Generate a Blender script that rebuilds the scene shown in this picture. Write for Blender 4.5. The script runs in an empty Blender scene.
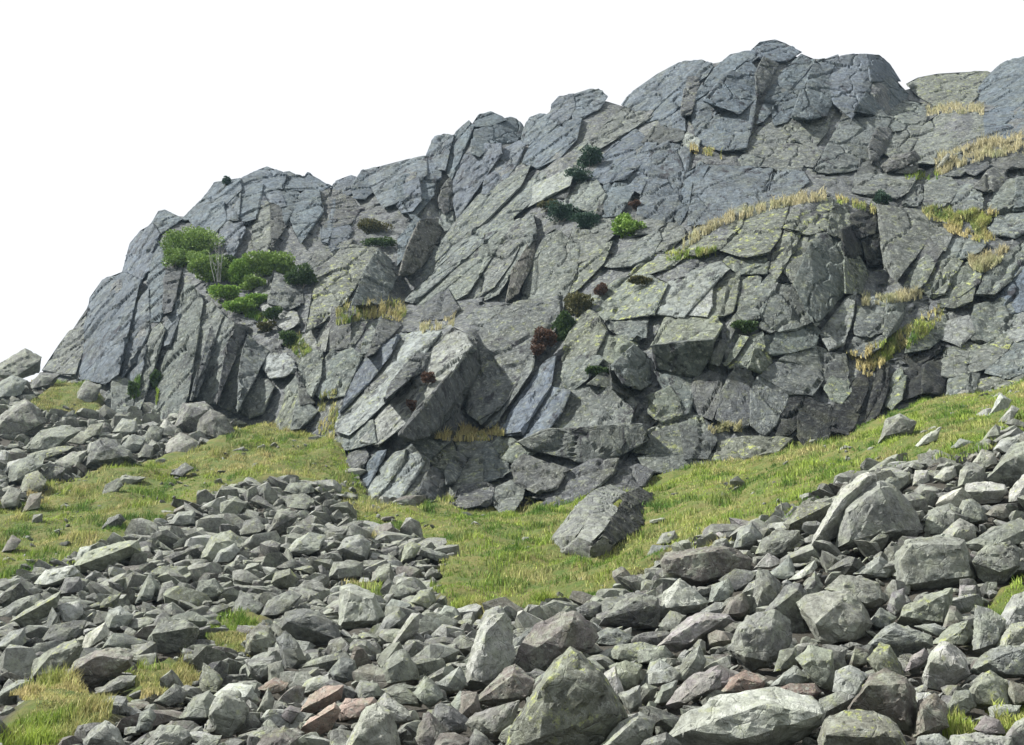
import bpy, bmesh, math, random
import numpy as np
from mathutils import Vector
from mathutils.bvhtree import BVHTree

# ------------------------------------------------------------------ camera, sky, sun, exposure
W, H, FPX = 1024, 745, 1098.0
PITCH = math.radians(20.0)
EYE = np.array([0.0, 0.0, 1.6])
SUN_DIR = Vector((-0.82, -0.10, 0.80)).normalized()      # towards the sun: high on the left
scene = bpy.context.scene
col = scene.collection
cam_d = bpy.data.cameras.new('camera'); cam = bpy.data.objects.new('camera', cam_d); col.objects.link(cam)
cam.location = EYE; cam.rotation_euler = (math.pi/2 + PITCH, 0, 0)
cam_d.sensor_width = 36.0; cam_d.lens = FPX/W*36.0; cam_d.clip_end = 3000; cam_d.clip_start = 0.1
scene.camera = cam
world = bpy.data.worlds.new('World'); scene.world = world; world.use_nodes = True
wt = world.node_tree; bg = wt.nodes['Background']
sky = wt.nodes.new('ShaderNodeTexSky'); sky.sky_type = 'NISHITA'; sky.sun_disc = False
sky.sun_elevation = math.asin(SUN_DIR.z); sky.sun_rotation = math.atan2(SUN_DIR.x, SUN_DIR.y)
skm = wt.nodes.new('ShaderNodeMix'); skm.data_type = 'RGBA'; skm.inputs[0].default_value = 0.93   # thin bright cloud over the blue
skm.inputs[7].default_value = (9.9, 10.0, 10.2, 1)
wt.links.new(sky.outputs[0], skm.inputs[6]); wt.links.new(skm.outputs[2], bg.inputs[0]); bg.inputs[1].default_value = 0.050
sun_d = bpy.data.lights.new('sun', 'SUN'); sun = bpy.data.objects.new('sun', sun_d); col.objects.link(sun)
sun_d.energy = 5.0; sun_d.angle = math.radians(1.2); sun_d.color = (1.0, 0.97, 0.92)
sun.rotation_euler = (-SUN_DIR).to_track_quat('-Z', 'Y').to_euler(); sun.location = (-60, -10, 80)
vs = scene.view_settings; vs.view_transform = 'Standard'; vs.look = 'None'; vs.exposure = 1.15; vs.gamma = 1.0; vs.use_curve_mapping = False
scene.cycles.max_bounces = 6; scene.cycles.diffuse_bounces = 3; scene.cycles.volume_bounces = 0

random.seed(7); rng = np.random.default_rng(7)
CT, ST = math.cos(PITCH), math.sin(PITCH)

# ------------------------------------------------------------------ pixel <-> world
def P(px, py, Y):
    px = np.asarray(px, float); py = np.asarray(py, float); Y = np.asarray(Y, float)
    u = (px-512)/FPX; v = (372.5-py)/FPX
    k = Y/(CT - v*ST)
    return np.stack([u*k, k*(CT - v*ST) + 0*u, k*(ST + v*CT)], -1) + EYE
def proj(p):
    q = np.asarray(p, float) - EYE
    d = q[..., 1]*CT + q[..., 2]*ST; d = np.where(d < .05, .05, d)
    up = -q[..., 1]*ST + q[..., 2]*CT
    return 512 + FPX*q[..., 0]/d, 372.5 - FPX*up/d, d
def rbf(pts, vals):
    pts = np.asarray(pts, float); n = len(pts)
    A = np.zeros((n+3, n+3)); d = np.linalg.norm(pts[:, None]-pts[None], axis=2)
    A[:n, :n] = d - np.eye(n)*1e-3; A[:n, n] = 1; A[:n, n+1:] = pts; A[n, :n] = 1; A[n+1:, :n] = pts.T
    w = np.linalg.solve(A, np.concatenate([vals, np.zeros(3)]))
    def f(x, y):
        x = np.asarray(x, float); y = np.asarray(y, float); sh = x.shape
        q = np.stack([x.ravel(), y.ravel()], 1); out = np.empty(len(q))
        for i in range(0, len(q), 20000):
            c = q[i:i+20000]
            out[i:i+20000] = np.sqrt(((c[:, None]-pts[None])**2).sum(2)) @ w[:n] + w[n] + c @ w[n+1:]
        return out.reshape(sh)
    return f
def inpoly(px, py, poly):
    px = np.asarray(px, float); py = np.asarray(py, float); r = np.zeros(px.shape, bool)
    n = len(poly); j = n-1
    for i in range(n):
        xi, yi = poly[i][:2]; xj, yj = poly[j][:2]
        if yi != yj:
            r ^= ((yi > py) != (yj > py)) & (px < (xj-xi)*(py-yi)/(yj-yi)+xi)
        j = i
    return r
def pts_of(s):
    return [tuple(float(c) for c in t.split(',')) for t in s.split()]

# ------------------------------------------------------------------ noise in numpy
def hsh(i, j, k, s=0):
    h = (i.astype(np.int64)*374761393 + j.astype(np.int64)*668265263 + k.astype(np.int64)*2147483647 + s*1274126177) & 0xffffffff
    h = ((h ^ (h >> 13))*1274126177) & 0xffffffff
    h = ((h ^ (h >> 16))*2246822519) & 0xffffffff
    return ((h ^ (h >> 15)) & 0xffffff)/16777216.0
def vnoise(p, s=0):
    f = np.floor(p); t = p-f; t = t*t*t*(t*(t*6-15)+10); i, j, k = f[:, 0], f[:, 1], f[:, 2]
    r = 0
    for a in (0, 1):
        for b in (0, 1):
            for c in (0, 1):
                w = (t[:, 0] if a else 1-t[:, 0])*(t[:, 1] if b else 1-t[:, 1])*(t[:, 2] if c else 1-t[:, 2])
                r = r + w*hsh(i+a, j+b, k+c, s)
    return r*2-1
def fbm(p, o=4, s=0):
    r = 0; a = 1
    for q in range(o):
        r = r + a*vnoise(p*(2.03**q)+q*17.3, s+q); a *= .5
    return r
def worley(p, s=0):
    f = np.floor(p); n = len(p)
    d1 = np.full(n, 9.); d2 = np.full(n, 9.); cid = np.zeros((n, 3)); cen = np.zeros((n, 3))
    for a in (-1, 0, 1):
        for b in (-1, 0, 1):
            for c in (-1, 0, 1):
                g = f+np.array([a, b, c])
                q = g+np.stack([hsh(g[:, 0], g[:, 1], g[:, 2], s+m) for m in (1, 2, 3)], 1)
                d = np.linalg.norm(q-p, axis=1)
                m = d < d1
                d2 = np.where(m, d1, np.minimum(d2, d)); d1 = np.where(m, d, d1)
                cid[m] = g[m]; cen[m] = q[m]
    return d1, d2, cid, cen
def chips(p, s=0, tilt=.6):
    """planar chips: one small tilted plane per cell, and the joint between cells"""
    d1, d2, cid, cen = worley(p, s)
    i, j, k = cid[:, 0], cid[:, 1], cid[:, 2]
    g = np.stack([hsh(i, j, k, s+11+m)-.5 for m in range(3)], 1)
    return (hsh(i, j, k, s+9)-.5) + tilt*((p-cen)*g).sum(1)*2, d2-d1

# ------------------------------------------------------------------ mesh helpers
def hull(points):
    bm = bmesh.new()
    for p in points: bm.verts.new(p)
    r = bmesh.ops.convex_hull(bm, input=bm.verts, use_existing_faces=False)
    dead = {g for g in r['geom_interior'] + r['geom_unused'] if isinstance(g, bmesh.types.BMVert)}
    if dead: bmesh.ops.delete(bm, geom=list(dead), context='VERTS')
    bmesh.ops.triangulate(bm, faces=bm.faces[:])
    bmesh.ops.recalc_face_normals(bm, faces=bm.faces[:])
    bm.verts.index_update()
    v = np.array([q.co[:] for q in bm.verts]); t = np.array([[q.index for q in f.verts] for f in bm.faces])
    bm.free(); return v, t
def refine(v, t, L, passes=7):
    for _ in range(passes):
        e = np.stack([t[:, [0, 1]], t[:, [1, 2]], t[:, [2, 0]]], 1)      # T,3,2
        es = np.sort(e.reshape(-1, 2), 1)
        key = es[:, 0].astype(np.int64)*(len(v)+1)+es[:, 1]
        u, first, inv = np.unique(key, return_index=True, return_inverse=True)
        ue = es[first]; ln = np.linalg.norm(v[ue[:, 0]]-v[ue[:, 1]], axis=1)
        sp = ln > L
        if not sp.any(): break
        mid = np.full(len(u), -1); mid[sp] = len(v)+np.arange(sp.sum())
        v = np.concatenate([v, (v[ue[sp, 0]]+v[ue[sp, 1]])/2])
        m = mid[inv].reshape(-1, 3); n = (m >= 0).sum(1)
        out = [t[n == 0]]
        a, b, c = t[n == 3].T; x, y, z = m[n == 3].T
        out += [np.stack(q, 1) for q in ((a, x, z), (x, b, y), (z, y, c), (x, y, z))]
        for r in range(3):
            i, j, k = r, (r+1) % 3, (r+2) % 3
            s = (n == 1) & (m[:, i] >= 0); a, b, c = t[s][:, i], t[s][:, j], t[s][:, k]; x = m[s][:, i]
            out += [np.stack(q, 1) for q in ((a, x, c), (x, b, c))]
            s = (n == 2) & (m[:, k] < 0); a, b, c = t[s][:, i], t[s][:, j], t[s][:, k]; x = m[s][:, i]; y = m[s][:, j]
            out += [np.stack(q, 1) for q in ((x, b, y), (a, x, y), (a, y, c))]
        t = np.concatenate(out)
    return v, t
def smooth(v, t, it=1, f=.4):
    e = np.concatenate([t[:, [0, 1]], t[:, [1, 2]], t[:, [2, 0]]])
    for _ in range(it):
        s = np.zeros_like(v); c = np.zeros(len(v))
        for q in range(3): s[:, q] = np.bincount(e[:, 0], v[e[:, 1], q], len(v))+np.bincount(e[:, 1], v[e[:, 0], q], len(v))
        c = np.bincount(e[:, 0], minlength=len(v))+np.bincount(e[:, 1], minlength=len(v))
        v = v+(s/np.maximum(c, 1)[:, None]-v)*f
    return v
def normals(v, t):
    fn = np.cross(v[t[:, 1]]-v[t[:, 0]], v[t[:, 2]]-v[t[:, 0]]); n = np.zeros_like(v)
    for q in range(3):
        for r in range(3): n[:, q] += np.bincount(t[:, r], fn[:, q], len(v))
    return n/np.maximum(np.linalg.norm(n, axis=1), 1e-9)[:, None]
def make_mesh(name, v, t, mat, sharp=None, flat=False, colours=None):
    me = bpy.data.meshes.new(name); n = len(t); k = t.shape[1]
    me.vertices.add(len(v)); me.vertices.foreach_set('co', np.ascontiguousarray(v, np.float32).ravel())
    me.loops.add(n*k); me.loops.foreach_set('vertex_index', np.ascontiguousarray(t, np.int32).ravel())
    me.polygons.add(n); me.polygons.foreach_set('loop_start', np.arange(n, dtype=np.int32)*k)
    me.polygons.foreach_set('use_smooth', np.full(n, not flat))
    me.update(calc_edges=True)
    if sharp: me.set_sharp_from_angle(angle=math.radians(sharp))
    if colours is not None:
        a = me.attributes.new('tone', 'FLOAT_COLOR', 'POINT'); a.data.foreach_set('color', np.ascontiguousarray(np.concatenate([colours, np.ones((len(v), 1))], 1), np.float32).ravel())
    me.materials.append(mat); return me
def link(name, me, loc=(0, 0, 0), parent=None, label=None, cat=None, group=None, kind=None, color=None):
    o = bpy.data.objects.new(name, me); col.objects.link(o); o.location = loc
    if parent: o.parent = parent
    if label: o['label'] = label
    if cat: o['category'] = cat
    if group: o['group'] = group
    if kind: o['kind'] = kind
    if color: o.color = color
    return o

# ------------------------------------------------------------------ materials
def nodes(name):
    m = bpy.data.materials.new(name); m.use_nodes = True; nt = m.node_tree
    b = nt.nodes['Principled BSDF']; b.inputs['Specular IOR Level'].default_value = .25
    return m, nt, b
def nz(nt, vec, scale, detail=6, rough=.6, dist=0):
    n = nt.nodes.new('ShaderNodeTexNoise'); n.inputs['Scale'].default_value = scale; n.inputs['Detail'].default_value = detail
    n.inputs['Roughness'].default_value = rough; n.inputs['Distortion'].default_value = dist
    nt.links.new(vec, n.inputs['Vector']); return n.outputs['Fac']
def mr(nt, x, a, b, c, d):
    n = nt.nodes.new('ShaderNodeMapRange'); nt.links.new(x, n.inputs[0])
    for q, w in enumerate((a, b, c, d)): n.inputs[q+1].default_value = w
    return n.outputs[0]
def ma(nt, op, a, b):
    n = nt.nodes.new('ShaderNodeMath'); n.operation = op
    for q, w in enumerate((a, b)):
        if isinstance(w, (int, float)): n.inputs[q].default_value = w
        else: nt.links.new(w, n.inputs[q])
    return n.outputs[0]
def mix(nt, f, a, b, mode='MIX'):
    n = nt.nodes.new('ShaderNodeMix'); n.data_type = 'RGBA'; n.blend_type = mode
    for q, w in ((0, f), (6, a), (7, b)):
        if isinstance(w, (int, float)): n.inputs[q].default_value = w
        elif isinstance(w, tuple): n.inputs[q].default_value = (*w, 1)
        else: nt.links.new(w, n.inputs[q])
    return n.outputs[2]
def rock_material(name, fine):
    m, nt, b = nodes(name); L = nt.links
    geo = nt.nodes.new('ShaderNodeNewGeometry'); pos = geo.outputs['Position']; info = nt.nodes.new('ShaderNodeObjectInfo')
    base = info.outputs['Color']; lich = info.outputs['Alpha']
    k = fine
    c = mix(nt, 1.0, base, mr(nt, nz(nt, pos, .45*k, 5, .6), .3, .7, .68, 1.34), 'MULTIPLY')
    c = mix(nt, 1.0, c, mr(nt, nz(nt, pos, 3.2*k, 10, .78), .33, .67, .45, 1.6), 'MULTIPLY')
    c = mix(nt, mr(nt, nz(nt, pos, 1.1*k, 5, .65), .48, .72, 0, .5 if fine > 1 else .28), c, (.150, .158, .098))        # thin green-grey crust
    c = mix(nt, mr(nt, nz(nt, pos, .9*k, 6, .7, .5), .52, .72, 0, .6 if fine > 1 else .45), c, (.070, .068, .066))      # weathered brown stains
    if fine > 1: c = mix(nt, ma(nt, 'MULTIPLY', mr(nt, nz(nt, pos, 1.25*k, 8, .75), .50, .60, 0, .6), mr(nt, lich, 0, .25, .05, 1)), c, (.26, .285, .225))     # broad crusts of pale lichen
    pale = mr(nt, nz(nt, pos, 6.5*k, 8, .8), .53, .61, 0, .65)
    c = mix(nt, ma(nt, 'MULTIPLY', pale, mr(nt, lich, 0, .25, .1, 1)), c, (.34, .36, .32))                                   # pale crustose lichen
    sep = nt.nodes.new('ShaderNodeSeparateXYZ'); L.new(geo.outputs['Normal'], sep.inputs[0])
    yl = ma(nt, 'MULTIPLY', mr(nt, nz(nt, pos, 2.9*k, 9, .78), .55, .63, 0, 1), lich)
    yl = ma(nt, 'MULTIPLY', yl, mr(nt, sep.outputs[2], -.3, .6, .25, 1))
    c = mix(nt, yl, c, (.29, .32, .11))                                      # yellow-green lichen
    if fine == 1:                                                            # dark seepage streaks down the wall
        ms = nt.nodes.new('ShaderNodeMapping'); ms.inputs['Scale'].default_value = (1.7, 1.7, .22); ms.inputs['Rotation'].default_value = (0, .3, 0); L.new(pos, ms.inputs[0])
        st = mr(nt, nz(nt, ms.outputs[0], 1.0, 6, .7), .56, .62, 0, .9)
        c = mix(nt, ma(nt, 'MULTIPLY', st, mr(nt, nz(nt, pos, .16, 3, .5), .46, .56, 0, 1)), c, (.022, .022, .027))
    dk = mr(nt, nz(nt, pos, 13*k, 7, .8), .56, .65, 0, .85)
    c = mix(nt, dk, c, (.03, .03, .03))                                      # black moss flecks
    L.new(c, b.inputs['Base Color']); b.inputs['Roughness'].default_value = .85
    h1 = nz(nt, pos, 4*k, 9, .68); h2 = nz(nt, pos, 22*k, 6, .7)
    vo = nt.nodes.new('ShaderNodeTexVoronoi'); vo.feature = 'DISTANCE_TO_EDGE'; vo.inputs['Scale'].default_value = 1.3*k
    wv = nt.nodes.new('ShaderNodeVectorMath'); wv.operation = 'MULTIPLY_ADD'
    nv = nt.nodes.new('ShaderNodeTexNoise'); nv.inputs['Scale'].default_value = 1.5*k; L.new(pos, nv.inputs['Vector'])
    L.new(nv.outputs['Color'], wv.inputs[0]); wv.inputs[1].default_value = (.6/k, .6/k, .6/k); L.new(pos, wv.inputs[2])
    L.new(wv.outputs[0], vo.inputs['Vector'])
    crack = mr(nt, vo.outputs['Distance'], 0, .035, 0, 1)
    mp = nt.nodes.new('ShaderNodeMapping'); mp.vector_type = 'TEXTURE'; mp.inputs['Rotation'].default_value = (.35, -.55, .2); mp.inputs['Scale'].default_value = (.28, .28, 2.2)
    L.new(pos, mp.inputs[0]); sn = nz(nt, mp.outputs[0], .55*k, 5, .6, .4)
    seam = mr(nt, ma(nt, 'ABSOLUTE', ma(nt, 'SUBTRACT', sn, .5), 0), 0, .022, 0, 1)      # long joint seams
    h = ma(nt, 'ADD', ma(nt, 'ADD', ma(nt, 'MULTIPLY', h1, 1.0), ma(nt, 'MULTIPLY', h2, .5)), ma(nt, 'ADD', ma(nt, 'MULTIPLY', crack, .25), ma(nt, 'MULTIPLY', seam, .55 if fine == 1 else .12)))
    bp = nt.nodes.new('ShaderNodeBump'); bp.inputs['Strength'].default_value = .9; bp.inputs['Distance'].default_value = .11/k
    L.new(h, bp.inputs['Height']); L.new(bp.outputs[0], b.inputs['Normal'])
    return m
M_CRAG = rock_material('crag_rock', 1.0)
M_BOULDER = rock_material('boulder_rock', 2.6)
def tone_material(name, rough=.8, trans=0):
    m, nt, b = nodes(name); a = nt.nodes.new('ShaderNodeAttribute'); a.attribute_name = 'tone'
    nt.links.new(a.outputs['Color'], b.inputs['Base Color']); b.inputs['Roughness'].default_value = rough
    if trans:
        t = nt.nodes.new('ShaderNodeBsdfTranslucent'); nt.links.new(a.outputs['Color'], t.inputs[0])
        s = nt.nodes.new('ShaderNodeMixShader'); s.inputs[0].default_value = trans
        nt.links.new(b.outputs[0], s.inputs[1]); nt.links.new(t.outputs[0], s.inputs[2])
        nt.links.new(s.outputs[0], nt.nodes['Material Output'].inputs[0])
    return m
M_GRASS = tone_material('grass_blades', .75, .3)
M_LEAF = tone_material('leaves', .6, .2)
M_BARK, _nt, _b = nodes('bark'); _b.inputs['Roughness'].default_value = .9
_g = _nt.nodes.new('ShaderNodeNewGeometry'); _nt.links.new(mix(_nt, nz(_nt, _g.outputs['Position'], 9), (.10, .085, .07), (.30, .28, .25)), _b.inputs['Base Color'])
M_TWIG, _nt, _b = nodes('pale_twig'); _b.inputs['Roughness'].default_value = .9
_g = _nt.nodes.new('ShaderNodeNewGeometry'); _nt.links.new(mix(_nt, nz(_nt, _g.outputs['Position'], 9), (.22, .22, .21), (.36, .36, .35)), _b.inputs['Base Color'])
M_GROUND, _nt, _b = nodes('hillside_soil'); _b.inputs['Roughness'].default_value = .95
_g = _nt.nodes.new('ShaderNodeNewGeometry'); _p = _g.outputs['Position']
_a = _nt.nodes.new('ShaderNodeAttribute'); _a.attribute_name = 'tone'
_c = mix(_nt, mr(_nt, nz(_nt, _p, 2.2, 8, .7), .38, .62, 0, 1), (.065, .10, .02), (.13, .12, .04))
_s = mix(_nt, nz(_nt, _p, 5, 8, .7), (.03, .028, .022), (.075, .07, .058))
_nt.links.new(mix(_nt, _a.outputs['Fac'], _s, _c), _b.inputs['Base Color'])
_bp = _nt.nodes.new('ShaderNodeBump'); _bp.inputs['Distance'].default_value = .1; _nt.links.new(nz(_nt, _p, 7, 8, .7), _bp.inputs['Height']); _nt.links.new(_bp.outputs[0], _b.inputs['Normal'])

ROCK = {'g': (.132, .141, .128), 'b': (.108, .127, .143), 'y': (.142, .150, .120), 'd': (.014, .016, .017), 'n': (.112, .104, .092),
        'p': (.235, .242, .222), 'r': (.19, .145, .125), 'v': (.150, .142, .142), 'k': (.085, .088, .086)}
LICH = {'g': .35, 'b': .12, 'y': 1.3, 'd': .05, 'n': .2, 'p': .55, 'r': .3, 'v': .2, 'k': .2}
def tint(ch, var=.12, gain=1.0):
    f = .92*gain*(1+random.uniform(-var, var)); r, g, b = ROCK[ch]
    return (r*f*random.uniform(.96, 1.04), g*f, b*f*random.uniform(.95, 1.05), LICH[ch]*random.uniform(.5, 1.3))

# ------------------------------------------------------------------ the ground, one sheet z(x, y)
GP = pts_of('''0,745,11 256,745,10 512,745,9 768,745,8.6 1024,745,8.5 0,690,14 256,690,13 512,690,11.5 768,690,10.5 1024,690,10
0,640,17.5 256,640,16.5 512,640,15 768,640,13 1024,640,12 0,590,22 200,590,21.5 400,590,20.5 600,600,18.5 768,590,15.5 1024,590,14
0,540,28 200,540,27.5 350,540,26 450,560,24.5 560,580,22.5 700,550,19 850,540,17 1024,530,16.5
30,495,33 150,490,34 300,480,34 400,510,32.5 520,530,28.5 620,545,25.5 700,510,27 800,490,25 920,470,21 1024,440,21
110,425,44 190,420,44 270,430,42 335,445,39 370,500,35 450,505,34.3 540,515,33.5 600,500,33.5 650,485,35 700,470,35.3 780,455,35.3
860,435,35.3 930,402,35.3 1024,380,35 850,455,29 950,430,28 1000,410,29 0,450,39 50,430,42 50,384,48 0,378,49 90,386,48''')
gp = np.array(GP); gw = P(gp[:, 0], gp[:, 1], gp[:, 2])
crest = P(0, 378, 49)
extra = np.array([(0, 0, 0), (5, 0, .1), (-5, 0, -.1), (0, -8, -1.6), (0, 5, .55), (-9, 4, -.3), (9, 4, 1.0), (0, -60, -14), (80, -60, -10), (-80, -60, -16),
    (crest[0], 60, crest[2]-1.5), (crest[0], 80, crest[2]-6), (-40, 49, crest[2]-1), (-40, 65, crest[2]-4), (-45, 30, 8.5), (-45, 10, .5), (-90, 40, 8), (-90, 80, 6), (-15, 70, crest[2]),
    (30, 15, 6.5), (35, 35, 15), (60, 20, 11), (90, 40, 22), (20, 80, 22), (80, 90, 26), (0, 250, 14), (-250, 100, -12), (250, 100, 20), (0, -250, -45), (250, -250, -40), (-250, -250, -50), (-250, 300, -10), (250, 300, 10)], float)
gall = np.concatenate([gw, extra])
ground_z = rbf(gall[:, :2], gall[:, 2])
def ground_hit(px, py, off=0.0):
    """distance at which the ray through a pixel meets the ground"""
    Y = np.arange(2.5, 75, .1); p = P(np.full_like(Y, px), np.full_like(Y, py), Y)
    d = p[:, 2]-ground_z(p[:, 0], p[:, 1])-off
    i = np.nonzero(d < 0)[0]
    return float(Y[i[0]]) if len(i) else 60.0
GRASS = [pts_of(s) for s in '''-60,600 -60,500 0,512 40,490 95,470 160,458 215,440 240,425 250,412 338,412 342,445 355,475 372,500 362,525 352,520 335,488 290,478 240,484 190,505 140,533 80,553 30,578
345,470 375,500 400,510 445,500 530,505 600,485 650,478 700,464 790,446 870,420 930,395 1000,382 1100,360 1300,340 1300,400 1100,420 1024,432 985,445 940,462 905,460 860,470 800,505 740,530 680,548 600,598 560,605 480,618 450,612 430,585 450,556 440,545 400,532 355,530
125,698 135,662 180,650 205,680 150,692
-10,735 40,700 90,695 112,722 60,748 -10,748
208,618 262,612 255,650 212,652
345,583 385,586 385,605 350,600
20,408 60,378 102,382 100,418 60,412
968,628 985,600 1030,560 1030,590 990,640
985,720 1000,705 1040,690 1040,715 1000,735
935,718 960,712 975,728 950,732'''.split('\n')]
def is_grass(px, py):
    r = np.zeros(np.shape(px), bool)
    for g in GRASS: r |= inpoly(px, py, g)
    return r
def lines(lo, hi, a, b, step, far):
    mid = np.arange(a, b, step); out = [mid]; s = step; q = b; up = []
    while q < hi: s *= 1.35; q += s; up.append(q)
    s = step; q = a; dn = []
    while q > lo: s *= 1.35; q -= s; dn.append(q)
    return np.concatenate([dn[::-1], mid, up])
gx = lines(-600, 600, -30, 30, .2, 1); gy = lines(-500, 700, 2, 60, .2, 1)
X, Yg = np.meshgrid(gx, gy); Z = ground_z(X, Yg)
near = (np.abs(X) < 34) & (Yg < 64) & (Yg > -2)
q3 = np.stack([X.ravel(), Yg.ravel(), np.zeros(X.size)], 1)
ppx, ppy, pd = proj(np.stack([X, Yg, Z], -1)); gm = is_grass(ppx, ppy) & near
gmf = gm.astype(float)
bump = (fbm(q3*.9, 3, 5)*.16+fbm(q3*3.1, 3, 8)*.05).reshape(X.shape)
Z = Z+np.where(near, bump*np.where(gm, .9, 1.0)-np.where(gm, 0, .16), 0)
nxg, nyg = len(gx), len(gy); idx = np.arange(nxg*nyg).reshape(nyg, nxg)
quads = np.stack([idx[:-1, :-1], idx[:-1, 1:], idx[1:, 1:], idx[1:, :-1]], -1).reshape(-1, 4)
far_green = np.where(near, gmf, .8).ravel()
ground = link('hillside', make_mesh('hillside', np.stack([X.ravel(), Yg.ravel(), Z.ravel()], 1), quads, M_GROUND, colours=np.repeat(far_green[:, None], 3, 1)), kind='structure',
              label='steep grassy hillside below the crag strewn with scree')
def zg(x, y): return ground_z(x, y)

# ------------------------------------------------------------------ the crag: one rock wall, then the blocks it is jointed into
CP = pts_of('''40,378,50 110,418,46 190,412,45 270,425,43 335,435,40 370,500,35.5 450,505,35 540,520,34.5 600,490,35.5 650,480,36 700,468,36 780,452,36 860,432,36 930,400,36 1024,378,35.5
100,340,51 140,330,49 200,350,46.5 260,350,46 310,370,43.5 350,330,44.5 340,400,41.5 400,380,40 460,340,41.5 482,385,41.5 440,430,38 520,380,40.5 520,430,38.5 600,420,37.5 600,350,40 680,400,37.5
680,330,39 760,380,37.5 760,310,39 830,360,38.5 830,250,41 900,300,40 980,330,38.5 1024,330,38 120,280,54 165,240,55 210,270,51 270,290,49.5 240,210,56 310,215,56 350,260,51 380,300,47 430,210,56
415,180,58 440,280,50 500,240,50.5 560,260,46.5 520,310,45.5 610,245,46.5 660,225,47 610,190,50 560,160,54 490,160,58 660,260,43 720,230,43 800,205,43.5 740,280,41 880,210,43.5 940,225,43 1020,240,41
700,200,48 760,185,48 860,180,47.5 920,185,47 1010,190,45.5 700,160,50.5 780,150,51 860,150,51 960,150,49 1020,140,48 650,150,52 720,100,55 810,95,55 880,90,56 960,115,53 1020,100,54
465,342,40.0 442,388,38.4 402,424,37.4 484,352,43 474,398,41.6 446,436,39.4 445,200,59.5 432,255,54.5 402,296,50.5 416,228,55 418,250,52.6 872,252,43.9 842,252,41 900,245,42.2 690,346,37.9 690,388,38.8 640,362,39.6 1200,400,34 1200,250,42 1200,120,50 1400,400,33 1400,250,42''')
SKY = pts_of('''38,382,52 43,371,52 69,335,54 91,302,56 123,275,57 140,236,58 165,215,59 190,217,59 215,191,60 266,172,61 302,183,61 332,188,61 385,173,61 428,159,61 456,137,62 490,118,62 524,133,63 560,103,62
606,101,61 625,107,61 660,80,61 700,66,60 730,60,59 775,48,60 800,58,60 855,61,60 885,67,61 905,90,62 940,81,64 985,78,64 1005,67,60 1024,63,60 1110,55,60 1250,70,60 1400,90,58''')
cp = np.array(CP+SKY); crag_Y = rbf(cp[:, :2], cp[:, 2])
BASE = np.array([(38, 384), (110, 420), (190, 414), (270, 428), (335, 440), (370, 503), (450, 508), (540, 522), (600, 495), (650, 484), (700, 472), (780, 456), (860, 436), (930, 404), (1024, 382), (1400, 390)])
sk = np.array(SKY)
cx = np.arange(38, 1400, 3.0); cx = np.where(cx > 1060, cx, cx); top = np.interp(cx, sk[:, 0], sk[:, 1]); bot = np.interp(cx, BASE[:, 0], BASE[:, 1])+26
NT = 150; tt = np.linspace(0, 1, NT)
PX = np.repeat(cx[None], NT, 0); PY = top[None]+(bot-top)[None]*tt[:, None]
YY = crag_Y(PX, PY); base3 = P(PX, PY, YY).reshape(-1, 3)
E1 = np.array([.50, .25, .80]); E1 /= np.linalg.norm(E1); E2 = np.cross(E1, [0, 1, 0]); E2 /= np.linalg.norm(E2); E3 = np.cross(E1, E2)
FR = np.stack([E1, E2, E3], 1)
def joint_space(p, a=.30, b=.85): return (p @ FR)*np.array([a, b, b])
ch, ed = chips(joint_space(base3)+.15*fbm(base3*.7, 2, 3)[:, None], 21, .9)
ch2, ed2 = chips(joint_space(base3, .9, 2.0), 41, .8)
dY = .20 - ch*.22 - ch2*.12 + .15*np.clip(1-ed/.10, 0, 1) + fbm(base3*1.6, 3, 2)*.04
YY2 = YY+dY.reshape(YY.shape); base3 = P(PX, PY, YY2)
back = []
for dy, dz in ((1.2, -.1), (4, -.5), (12, -2), (45, -8), (120, -30)):
    r = base3[0].copy(); r[:, 1] += dy; r[:, 2] += dz; back.append(r)
grid = np.concatenate([np.array(back[::-1]), base3]); nr, nc = grid.shape[:2]
idx = np.arange(nr*nc).reshape(nr, nc)
cq = np.stack([idx[1:, :-1], idx[1:, 1:], idx[:-1, 1:], idx[:-1, :-1]], -1).reshape(-1, 4)
crag = link('crag', make_mesh('crag', grid.reshape(-1, 3), cq, M_CRAG, sharp=40), kind='structure', label='tall grey jointed crag rising above the grassy slope', color=(.085, .092, .098, .3))

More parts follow.
